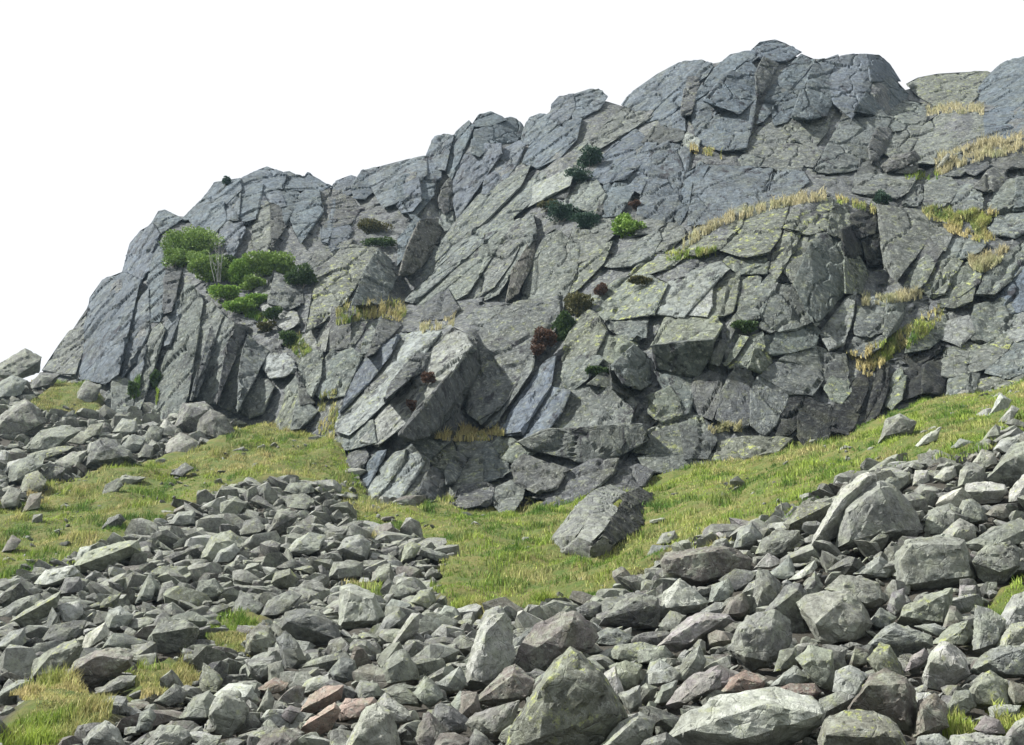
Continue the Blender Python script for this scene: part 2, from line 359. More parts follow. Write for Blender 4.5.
# outlines of the blocks: how each face leans (L left, R right, U up, D down, N with the wall), its tone (k on many R, S and D faces paints in their shade), its corners
BLOCKS = '''Ng|43,369 62,344 69,333 80,329 85,332 80,354 74,375 60,372
Lb|85,332 88,316 91,300 103,283 123,273 140,280 130,310 124,340 118,372 106,382 80,377 80,354
Lb|123,273 128,257 131,245 140,233 152,226 158,235 152,250 148,268 140,280
Ub|152,226 160,213 165,212 176,217 181,219 172,224 158,235
Nb|158,240 166,258 170,290 160,320 148,320 148,290 152,262
Rk|166,260 178,262 182,266 175,285 172,310 164,312 168,290
Nb|124,340 130,312 148,290 148,330 140,350 122,377
Lg|186,286 196,289 203,302 200,322 191,364 188,395 180,401 180,411 162,419 154,411 158,387 170,346 176,318
Lg|200,322 204,307 212,303 222,318 213,335 205,365 196,380 190,397 188,395 191,364
Sk|213,322 221,320 206,372 198,396 191,399 196,378
Lg|222,318 226,320 234,325 226,350 222,372 215,402 197,400 207,372 214,345
Sk|234,325 248,328 235,340 230,360 222,385 217,402 222,372 226,350
Lg|233,342 243,350 240,375 237,412 219,404 224,380 229,358
Sg|243,350 248,336 268,351 255,370 245,395 238,410 240,375
Ng|253,380 267,381 273,388 262,412 250,416 239,412 243,395
Up|264,356 285,355 296,368 285,375 271,377 265,368
Lg|286,390 297,373 303,382 300,402 288,396
Rk|297,373 314,402 301,404 303,384
Ly|274,427 288,392 300,398 296,425 285,434
Rg|300,396 316,412 300,427 292,428 296,410
Lg|298,357 310,350 322,352 320,375 312,395 300,380
Ng|320,362 332,350 338,362 335,385 322,397 313,390
Lp|300,342 325,312 333,308 325,350 316,352
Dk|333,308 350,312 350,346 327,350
Lg|97,424 113,376 116,390 112,424
Rg|113,376 128,382 134,395 130,412 112,424
Lb|120,374 146,345 143,365 138,385 132,392 128,382
Lg|146,345 152,330 160,325 165,330 158,352 153,362 150,375 145,397 140,409 133,409 136,390 143,368
Lb|166,325 178,303 184,305 176,326 170,345 164,345
Ub|235,187 245,178 258,172 266,168 275,172 285,175 280,188 262,188 250,191 240,196
Ub|280,176 290,173 302,179 312,184 318,188 300,189 284,188
Lb|304,180 309,174 318,182 329,186 320,190 308,188
Db|190,219 205,208 222,203 225,220 215,232 203,232
Ub|181,220 200,207 203,199 213,190 218,195 210,206 192,218
Lb|204,199 216,184 224,188 238,180 240,190 226,203 212,206
Lb|222,222 228,219 240,221 244,230 236,248 232,258 222,240
Lb|238,205 246,192 252,185 262,186 258,205 255,218 246,222 238,218
Lb|222,205 230,196 240,192 238,218 228,218
Lg|258,203 270,204 272,225 269,250 262,252 252,242 254,220
Rk|270,205 280,208 285,225 278,235 272,246 272,225
Ub|262,187 278,190 285,205 275,207 259,203
Nb|280,192 292,190 300,196 292,206 286,222 281,208
Lb|292,205 305,193 318,192 321,212 310,228 301,242 295,228 291,215
Nk|318,195 330,190 345,195 352,200 358,210 350,222 335,225 326,228 320,220
Lb|326,206 335,200 334,222 328,242 321,240 322,225
Nb|332,225 345,223 352,232 345,243 332,250 328,240
Nb|332,190 337,182 350,178 358,180 352,192 343,196
Rb|353,187 363,172 372,178 375,188 365,197 355,197
Nb|363,172 385,169 395,168 400,163 425,157 425,175 410,185 398,200 385,207 375,190
Lb|395,200 405,185 418,178 420,200 412,210 402,212
Ng|315,257 325,247 340,245 352,240 340,260 330,272 316,277 308,262
Uy|316,280 335,258 350,247 378,250 366,272 345,300 325,320 308,330
Sg|366,272 378,250 390,262 394,278 385,302 352,304
Lg|255,275 265,265 275,272 272,290 270,302 257,292
Rg|275,272 285,280 300,283 303,302 290,308 270,302
Up|256,297 275,302 295,312 300,322 285,330 268,317
Lb|398,264 400,238 415,218 420,222 408,250
Sn|408,250 420,222 437,220 442,232 430,255 415,272 400,274
Nb|395,187 405,175 420,183 435,180 432,195 420,210 412,217 402,202
Sk|442,190 452,177 458,192 455,205 445,212 440,203
Ng|440,212 452,213 452,227 445,230 440,222
Lb|424,166 428,155 430,148 440,166 440,178 426,178
Lb|428,157 433,140 443,135 453,136 448,150 445,168 430,167
Lb|445,168 450,145 456,133 468,122 473,128 465,145 458,160 452,178
Ub|472,126 480,116 490,113 500,117 505,120 490,125 478,126
Rb|475,131 492,126 495,140 480,155 472,152
Nb|495,125 510,118 517,122 524,130 515,140 500,142 494,138
Lb|452,180 462,155 472,155 485,146 500,145 500,155 488,165 480,178 470,195 458,217 455,205
Lb|482,192 490,168 505,150 518,142 524,146 515,165 500,187 490,194
Nb|524,132 530,118 540,115 545,120 552,116 558,122 545,135 535,142 520,144
Nb|551,116 553,105 560,98 572,96 574,108 568,118 560,123
Ub|574,96 590,92 600,91 606,97 598,108 585,115 574,118
Nb|540,137 560,124 580,120 575,140 560,155 540,167 525,162 530,147
Lg|455,224 478,196 492,192 510,182 530,165 520,187 490,217 460,245 430,277 408,298 400,295 430,258
Ug|430,277 490,217 525,184 560,160 585,140 592,150 565,167 540,187 510,207 480,242 445,275 415,302 406,300
Lp|514,214 520,194 540,186 567,168 573,172 568,186 545,191 530,205
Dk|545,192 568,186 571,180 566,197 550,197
Lg|415,302 445,275 480,242 510,210 513,225 492,255 475,277 468,292 440,302 430,312
Lg|475,280 495,247 515,222 530,216 525,235 510,262 495,285 478,297 464,303
Lg|486,287 510,262 527,222 532,216 536,235 515,265 500,292 485,300
Sn|532,238 537,234 531,265 519,292 506,302 513,270
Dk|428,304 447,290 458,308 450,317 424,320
Ng|519,317 526,275 545,235 556,230 578,248 575,270 565,295 545,312 522,320
Lg|455,332 475,311 515,319 545,312 565,296 560,322 535,352 520,374 505,402 480,422 468,412 480,385 474,350
Lp|335,430 340,410 355,395 390,355 400,335 420,331 440,333 430,345 410,372 395,390 380,407 365,422 350,434
Sk|440,333 442,341 425,367 405,382 385,400 390,385 410,362 425,343
Lp|447,335 452,330 465,335 470,347 455,362 445,382 420,412 400,427 380,444 360,440 385,405 412,370 430,352
Sk|470,345 477,340 479,370 465,397 450,417 430,434 415,439 400,434 420,412 445,384 455,364
Ug|452,330 470,336 476,342 474,350 462,352 454,345
Lb|345,397 360,365 375,350 395,338 400,335 390,355 370,380 352,400 340,412
Ng|350,318 362,316 368,320 360,335 352,347 347,347
Lg|368,326 383,317 378,335 366,354 360,354
Rk|383,317 395,320 400,326 390,336 375,352 366,356 378,336
Ng|331,360 350,348 362,356 352,375 345,394 330,397 325,380
Lg|333,442 345,430 360,425 372,420 375,442 360,445 345,450
Lb|361,474 375,455 385,452 372,472 368,487
Lp|368,492 380,470 395,455 405,452 400,467 385,487 375,502 368,500
Lp|375,505 390,480 405,460 415,455 425,460 415,477 400,497 388,516 380,512
Lp|391,516 410,480 420,462 428,460 427,477 420,492 410,507 402,516
Rk|420,492 428,472 440,462 445,482 440,497 425,509 408,514
Ly|428,460 435,450 450,442 455,455 448,470 440,467
Rg|447,472 455,455 463,450 465,462 455,480 448,482
Lg|450,492 460,475 478,452 482,460 480,485 465,487 452,502
Ng|480,448 490,446 505,458 510,470 498,477 485,480 481,465
Ok|450,502 463,487 485,484 493,488 490,502 470,506 455,508
Og|493,502 497,488 510,482 525,480 522,497 512,512 503,514
Uy|493,447 503,436 515,440 528,450 530,462 515,464 505,457
Ng|455,440 470,437 485,440 480,450 470,457 460,452
Nk|340,472 350,455 365,448 368,458 360,468 348,470
Lg|403,455 420,440 440,436 452,440 436,452 426,462 414,458
Lg|480,422 505,397 520,375 534,352 531,372 515,392 500,417 490,427
Lb|500,432 515,405 530,385 545,362 555,357 550,387 535,407 522,432 506,434
Ly|568,340 585,308 597,318 605,332 595,352 575,364 563,362
Ly|586,305 600,290 640,272 667,284 652,314 615,319 600,318
Ug|612,321 648,316 645,337 628,339 608,328
Ly|594,360 605,337 625,337 637,345 634,362 612,366
Sg|634,346 648,356 650,382 640,388 624,382 612,366 634,362
Lg|545,397 565,362 590,352 602,360 585,380 570,392
Lb|520,432 535,407 550,387 570,392 560,412 545,432 530,442
Ry|588,384 610,365 612,388
Sk|610,365 625,380 634,398 613,388
Ng|553,402 575,388 605,386 632,397 634,405 628,427 610,432 580,437 550,442 545,427
Dg|520,442 545,430 580,437 610,432 640,425 648,440 620,454 590,462 560,456 535,450
Ny|652,397 670,388 678,400 682,416 662,422 650,412
Uy|652,345 668,315 712,315 722,325 712,341 690,344 660,349
Dg|652,346 690,343 712,340 708,357 697,375 685,374 658,368
Ng|655,372 690,377 695,387 688,412 681,416 672,392
Ny|633,452 650,430 665,418 700,417 705,430 713,440 707,452 670,456
Ng|638,457 665,455 712,454 706,466 680,473 648,471
Uy|500,442 510,436 522,445 535,451 520,462 500,457
Ok|513,467 525,455 545,463 567,470 555,487 535,492 516,482
Ok|533,497 560,478 590,462 617,460 612,474 590,492 570,502 546,498
Ok|528,517 550,500 575,495 584,506 560,520 540,522
Ok|588,497 612,475 637,465 652,472 640,487 615,494
Lp|690,314 700,295 712,285 711,305 707,315
Ly|709,315 712,292 725,277 740,273 738,290 733,310 722,316
Ny|738,310 740,278 755,275 760,280 757,297 748,307
Lp|640,312 665,283 690,272 720,262 728,270 712,285 695,300 685,315 668,315
Uy|722,262 738,252 752,255 768,260 765,273 740,273
Ng|760,327 770,295 778,285 795,283 800,290 810,322 795,328 770,332
Ug|730,320 755,300 768,285 770,275 778,275 768,297 760,317 745,320
Lg|709,360 720,340 735,315 740,320 729,342 720,364
Ly|722,364 735,335 748,338 735,357 727,365
Ly|728,367 745,340 762,332 764,347 752,365
Ng|764,337 775,327 815,323 820,332 812,347 790,352 770,354
Ry|750,367 755,350 768,350 770,362 760,370
Ng|780,360 795,350 812,346 826,352 824,370 800,364
Nk|716,418 722,395 735,367 750,370 752,397 748,424 735,428
Ng|752,424 752,390 765,372 775,365 790,370 785,402 775,424 765,434
Ng|762,377 780,362 815,368 822,380 812,394 790,392
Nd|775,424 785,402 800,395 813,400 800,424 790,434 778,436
Nk|690,397 695,380 710,372 722,378 718,402 712,419 700,414
Lp|820,332 845,300 857,288 853,315 844,342 830,349
Rg|795,283 810,245 828,230 845,235 850,260 845,290 835,302 818,324 810,317 800,290
Nk|815,380 825,355 845,355 848,372 842,392 830,390
Nd|798,434 800,410 812,402 830,405 834,420 827,439 805,446
Uy|714,460 720,441 750,438 792,438 775,453 740,460
Nk|685,458 680,420 700,418 712,428 716,440 707,457
Uy|683,247 695,232 720,217 745,205 740,227 720,247 700,254 690,254
Uy|720,249 742,225 760,205 790,198 785,217 778,237 768,252 745,256
Uy|784,227 795,210 815,198 830,197 835,210 828,227 810,234 800,232
Ly|774,252 785,232 801,230 795,247 785,262 778,277 770,270
Ny|785,272 790,248 810,232 825,235 820,257 808,277 795,285
Ry|833,200 846,205 852,220 840,237 828,232
Nd|850,217 865,205 877,212 874,232 860,237 852,227
Rg|878,205 920,212 942,222 925,242 910,257 897,280 885,267 884,235
Rd|842,232 855,225 863,240 860,260 846,254
Rd|863,242 887,230 886,262 868,264
Ry|845,260 860,258 866,275 860,292 846,292
Ng|820,257 845,240 847,262 843,290 823,292
Lg|924,242 935,225 953,232 945,250 935,247
Lk|916,252 928,238 942,250 935,260 920,262
Lg|933,260 950,240 968,236 987,243 978,252 950,264
Ly|903,287 915,265 925,255 936,262 926,282 910,294
Ly|923,290 935,265 950,258 962,262 945,292 930,296
Ly|943,294 955,268 970,262 982,265 979,282 960,296
Ug|976,294 985,275 1000,262 1018,245 1040,236 1040,256 1010,277 995,294
Lb|990,304 1010,275 1040,256 1040,308 1000,314
Lg|990,227 1002,210 1040,207 1040,225 1015,235 997,234
Ug|853,192 857,173 880,172 917,175 907,192 895,197 870,194
Ng|903,204 910,187 920,186 922,197 917,205
Ng|924,202 927,182 935,178 950,180 958,188 948,202 935,209
Lg|946,214 955,190 968,185 981,190 982,207 965,216
Rk|975,187 990,170 1003,167 1007,178 998,190 985,190
Lg|983,214 1000,185 1015,180 1020,190 1017,207
Rg|1014,209 1018,180 1040,177 1040,207
Nk|938,170 955,157 968,155 972,165 960,174 945,175
Nk|966,170 970,155 985,155 990,165 975,174
Nk|988,167 998,150 1015,148 1014,162 1002,174
Nk|1010,167 1018,148 1040,144 1040,167
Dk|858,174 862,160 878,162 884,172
Ub|750,53 762,43 775,42 785,44 800,52 785,60 768,60
Ub|693,102 700,88 715,70 730,55 748,52 757,58 740,70 725,80 715,87
Sb|705,100 722,80 748,60 757,74 758,94 740,112
Lb|693,103 706,98 740,110 756,96 752,122 745,147 720,149 700,142 694,122
Sk|757,74 764,58 777,65 769,82 757,97
Lb|757,122 770,90 785,70 800,56 813,62 795,82 780,100 772,107 765,120
Lb|772,107 790,85 814,62 802,100 788,120 775,124
Sb|800,102 815,62 822,70 828,80 835,92 826,114 808,117 792,116
Rb|820,62 838,57 833,77 826,82 818,67
Nb|828,82 842,58 855,56 872,56 874,80 862,100 852,117 835,102
Rb|868,56 880,57 888,65 899,80 884,80 872,80
Nb|856,110 875,80 890,79 907,95 900,104 875,114
Uy|908,84 920,78 940,76 970,73 985,72 994,76 977,95 965,107 935,104 918,94
Lb|973,97 990,75 1005,62 1024,58 1044,58 1044,107 1005,110 983,104
Ng|741,150 765,122 775,120 790,142 803,147 822,152 812,167 800,165 765,157 748,152
Ng|783,127 800,113 831,116 825,132 815,144 795,142
Ng|815,170 830,145 842,122 855,113 880,112 890,120 880,142 872,162 850,170 830,172
Sk|870,147 878,128 893,130 886,147 878,157 872,162
Ng|886,114 905,102 922,105 927,115 908,127 895,130
Ng|883,152 895,130 910,120 927,115 921,132 908,152 895,156
Ng|906,154 918,130 930,125 945,112 982,110 987,137 960,152 935,162 915,162
Nb|984,114 1000,109 1040,107 1040,137 1005,140 988,137
Ng|740,159 755,152 767,157 761,170 745,169
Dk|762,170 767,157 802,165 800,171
Nb|623,104 632,92 648,85 660,75 680,63 700,61 712,66 705,77 690,80 675,87 655,107 640,110
Lb|646,122 662,102 685,80 690,78 684,102 670,114 658,118
Sk|683,102 688,78 700,78 696,96 691,112 682,114
Nb|660,120 683,104 684,130 672,130 662,124
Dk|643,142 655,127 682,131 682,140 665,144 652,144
Ug|583,154 590,140 612,120 628,105 650,110 652,117 630,124 602,147
Lb|588,177 605,155 620,140 635,130 644,138 641,162 625,177 605,182
Nb|623,182 640,162 645,144 656,144 651,167 641,192
Nb|638,214 645,180 653,150 668,143 690,149 687,177 676,202 671,222 655,220
Np|681,147 688,135 699,140 697,149
Nb|673,214 685,177 700,163 708,167 696,182 691,202 681,224
Nb|689,224 695,180 708,166 735,168 771,169 766,192 756,207 735,214 715,224
Nb|753,208 770,172 785,170 802,173 807,182 795,192 780,204
Lg|563,204 580,182 596,181 604,195 596,212
Nb|596,213 602,194 612,165 636,175 639,182 629,197 619,214 606,216
Rk|597,213 603,190 608,214
Ug|588,232 600,215 624,217 616,232
Ng|565,252 575,230 605,230 612,236 590,257 572,265
Lg|603,265 625,250 657,230 660,240 650,257 632,264 612,267
Ug|653,252 660,232 670,225 682,228 684,236 665,250
Ng|638,214 660,217 667,223 650,232 637,234
Uy|630,274 650,258 670,250 687,255 670,267 640,277
Ly|563,272 590,252 612,242 602,264 580,287 558,302
Ng|855,333 858,303 875,298 887,299 884,330 870,337
Rg|884,332 888,299 896,300 907,306 898,327 887,337
Ng|848,352 855,338 887,336 880,347 865,356
Ry|906,352 918,320 945,315 950,330 930,347
Lp|930,334 945,322 968,315 974,332 960,345 945,340
Nd|904,359 915,345 935,340 944,346 930,357 915,367
Uy|943,350 962,344 990,338 1012,340 1006,350 985,360 950,366
Ng|943,376 945,350 960,366 985,358 1007,350 987,368 955,376
Ug|986,372 990,360 1010,350 1024,335 1040,330 1040,367 1010,377
Lg|948,400 950,377 970,374 966,396 955,402
Rg|966,398 970,375 980,374 973,398
Ny|973,398 980,380 1000,377 1022,374 1020,388 995,398
Ng|968,334 975,305 995,300 1040,295 1040,322 1005,332 1000,342 975,340
Lp|1000,338 1005,322 1020,312 1040,305 1040,332 1018,341
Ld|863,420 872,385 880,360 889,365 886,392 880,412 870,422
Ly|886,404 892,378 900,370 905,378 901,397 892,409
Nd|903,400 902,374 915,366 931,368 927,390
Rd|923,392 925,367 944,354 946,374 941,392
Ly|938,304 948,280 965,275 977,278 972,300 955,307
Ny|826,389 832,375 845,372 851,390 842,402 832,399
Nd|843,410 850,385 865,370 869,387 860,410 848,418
Nd|832,430 835,405 848,400 860,415 850,434'''
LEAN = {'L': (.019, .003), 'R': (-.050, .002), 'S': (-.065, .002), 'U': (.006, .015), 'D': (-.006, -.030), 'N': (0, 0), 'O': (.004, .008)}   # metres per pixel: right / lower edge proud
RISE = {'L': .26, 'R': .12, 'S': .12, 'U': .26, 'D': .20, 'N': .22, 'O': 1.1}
soup_v, soup_t, nv = [base3.reshape(-1, 3)], [], 0
gi = np.arange(NT*len(cx)).reshape(NT, len(cx))
soup_t.append(np.concatenate([np.stack([gi[1:, :-1], gi[1:, 1:], gi[:-1, 1:]], -1).reshape(-1, 3), np.stack([gi[1:, :-1], gi[:-1, 1:], gi[:-1, :-1]], -1).reshape(-1, 3)])); nv = NT*len(cx)
jobs = []
blocks = BLOCKS.split('\n')
for i in range(5):                                   # the wall goes on beyond the right of the view
    for j in range(9):
        x0, y0 = 1058+i*40+(j % 2)*12, 84+j*36; w_, h_ = random.uniform(17, 23), random.uniform(16, 21)
        k_ = [(x0+w_*math.cos(a_)*random.uniform(.85, 1.2)+h_*.35*-math.sin(a_), y0+h_*math.sin(a_)*random.uniform(.85, 1.2)) for a_ in (.5, 1.5, 2.6, 3.5, 4.6, 5.7)]
        blocks.append(random.choice(['Lg', 'Ng', 'Nb', 'Ug', 'Rg', 'Ny'])+'|'+' '.join('%.0f,%.0f' % q for q in k_))
for ln in blocks:
    code, out = ln.split('|'); o = np.array(pts_of(out)); c = o.mean(0); o = c+(o-c)*(1+2.4/np.maximum(np.linalg.norm(o-c, axis=1), 8)[:, None])
    a, b = LEAN[code[0]]; a += random.uniform(-.004, .004); b += random.uniform(-.004, .004)
    ext = np.abs(o-c).max()
    h0 = RISE[code[0]]+random.uniform(-.08, .08); lim = {'L': .30, 'R': .50, 'S': .95, 'U': .17, 'D': .45, 'N': .2, 'O': .3}[code[0]]+.003*ext
    if c[0] > 560 and 60 < c[1] < 450 and code[0] in 'LUR': lim *= .42 if code[0] != 'R' else .6; h0 -= .06
    def tiltd(q): return np.clip((q[:, 0]-c[0])*a+(q[:, 1]-c[1])*b, -lim, lim)
    h0 = max(h0, .04-float(tiltd(o).min())) if code[0] not in 'NO' else h0      # the far edge of a leaning face stays flush with the wall
    r = np.linalg.norm(o-c, axis=1)[:, None]
    inner = c+(o-c)*np.clip(1-random.uniform(.4, 1.8)/np.maximum(r, 5), .72, .99)
    Yo, Yi = crag_Y(o[:, 0], o[:, 1]), crag_Y(inner[:, 0], inner[:, 1])
    # flatten towards the mean plane of the wall under the block so that faces come out planar
    smp = np.concatenate([o, inner, c+(o-c)*.5, c[None]]); A_ = np.stack([smp[:, 0]-c[0], smp[:, 1]-c[1], np.ones(len(smp))], 1)
    pl_ = np.linalg.lstsq(A_, crag_Y(smp[:, 0], smp[:, 1]), rcond=None)[0]
    def plane(a_): return pl_[0]*(a_[:, 0]-c[0])+pl_[1]*(a_[:, 1]-c[1])+pl_[2]
    Yo, Yi = .15*Yo+.85*plane(o), .15*Yi+.85*plane(inner)
    front = P(inner[:, 0], inner[:, 1], Yi-h0-tiltd(inner))
    rim = P(o[:, 0], o[:, 1], Yo-h0-tiltd(o)+random.uniform(.04, .12))
    deep = P(c[0]+(o[:, 0]-c[0])*.92, c[1]+(o[:, 1]-c[1])*.92, np.maximum(Yo+.9, Yo-h0-tiltd(o)+.9))
    v, t = hull(np.concatenate([front, rim, deep]))
    soup_v.append(v); soup_t.append(t+nv); nv += len(v); jobs.append((code, v, t))
soup = BVHTree.FromPolygons(np.concatenate(soup_v).tolist(), np.concatenate(soup_t).tolist())
def crag_hit(px, py):
    d = P(px, py, 40.0)-EYE; d /= np.linalg.norm(d)
    r = soup.ray_cast(Vector(EYE), Vector(d))
    return None if r[0] is None else np.array(r[0])
parts, off, tris = [], 0, []
for code, v, t in jobs:
    fn = np.cross(v[t[:, 1]]-v[t[:, 0]], v[t[:, 2]]-v[t[:, 0]]); seen = ((v[t].mean(1)-EYE)*fn).sum(1) < .05*np.linalg.norm(fn, axis=1)*50
    hid = t[~seen]; v, t = refine(v, t[seen], .225 if proj(v.mean(0))[0] < 1035 else .45); w = smooth(v, t, 1, .12); w[np.unique(hid)] = v[np.unique(hid)]
    parts.append(w); tris.append(np.concatenate([t, hid]))
allv = np.concatenate(parts); alln = np.concatenate([normals(v, t) for v, t in zip(parts, tris)])
js = joint_space(allv, .20, .50)+.12*fbm(allv*.8, 2, 61)[:, None]
c1, e1 = chips(js, 71, .9); c2, e2 = chips(joint_space(allv, 1.0, 2.2)+.1*fbm(allv*2, 2, 62)[:, None], 81, .9)
disp = c1*.07+c2*.030-.13*np.clip(1-e1/.055, 0, 1)+fbm(allv*.8, 2, 91)*.02+fbm(allv*4.5, 3, 95)*.018
allv = allv+alln*disp[:, None]
off = 0
for (code, _, _), v, t in zip(jobs, parts, tris):
    n = len(v); w = allv[off:off+n]; off += n
    ctr = w.mean(0)
    link('rock_slab' if code[0] in 'LU' else 'rock_block', make_mesh('rock_block', w-ctr, t, M_CRAG, sharp=26), ctr, crag, color=tuple(c_*f_ for c_, f_ in zip(tint(code[1]), (.74, .79, .84, 1))))

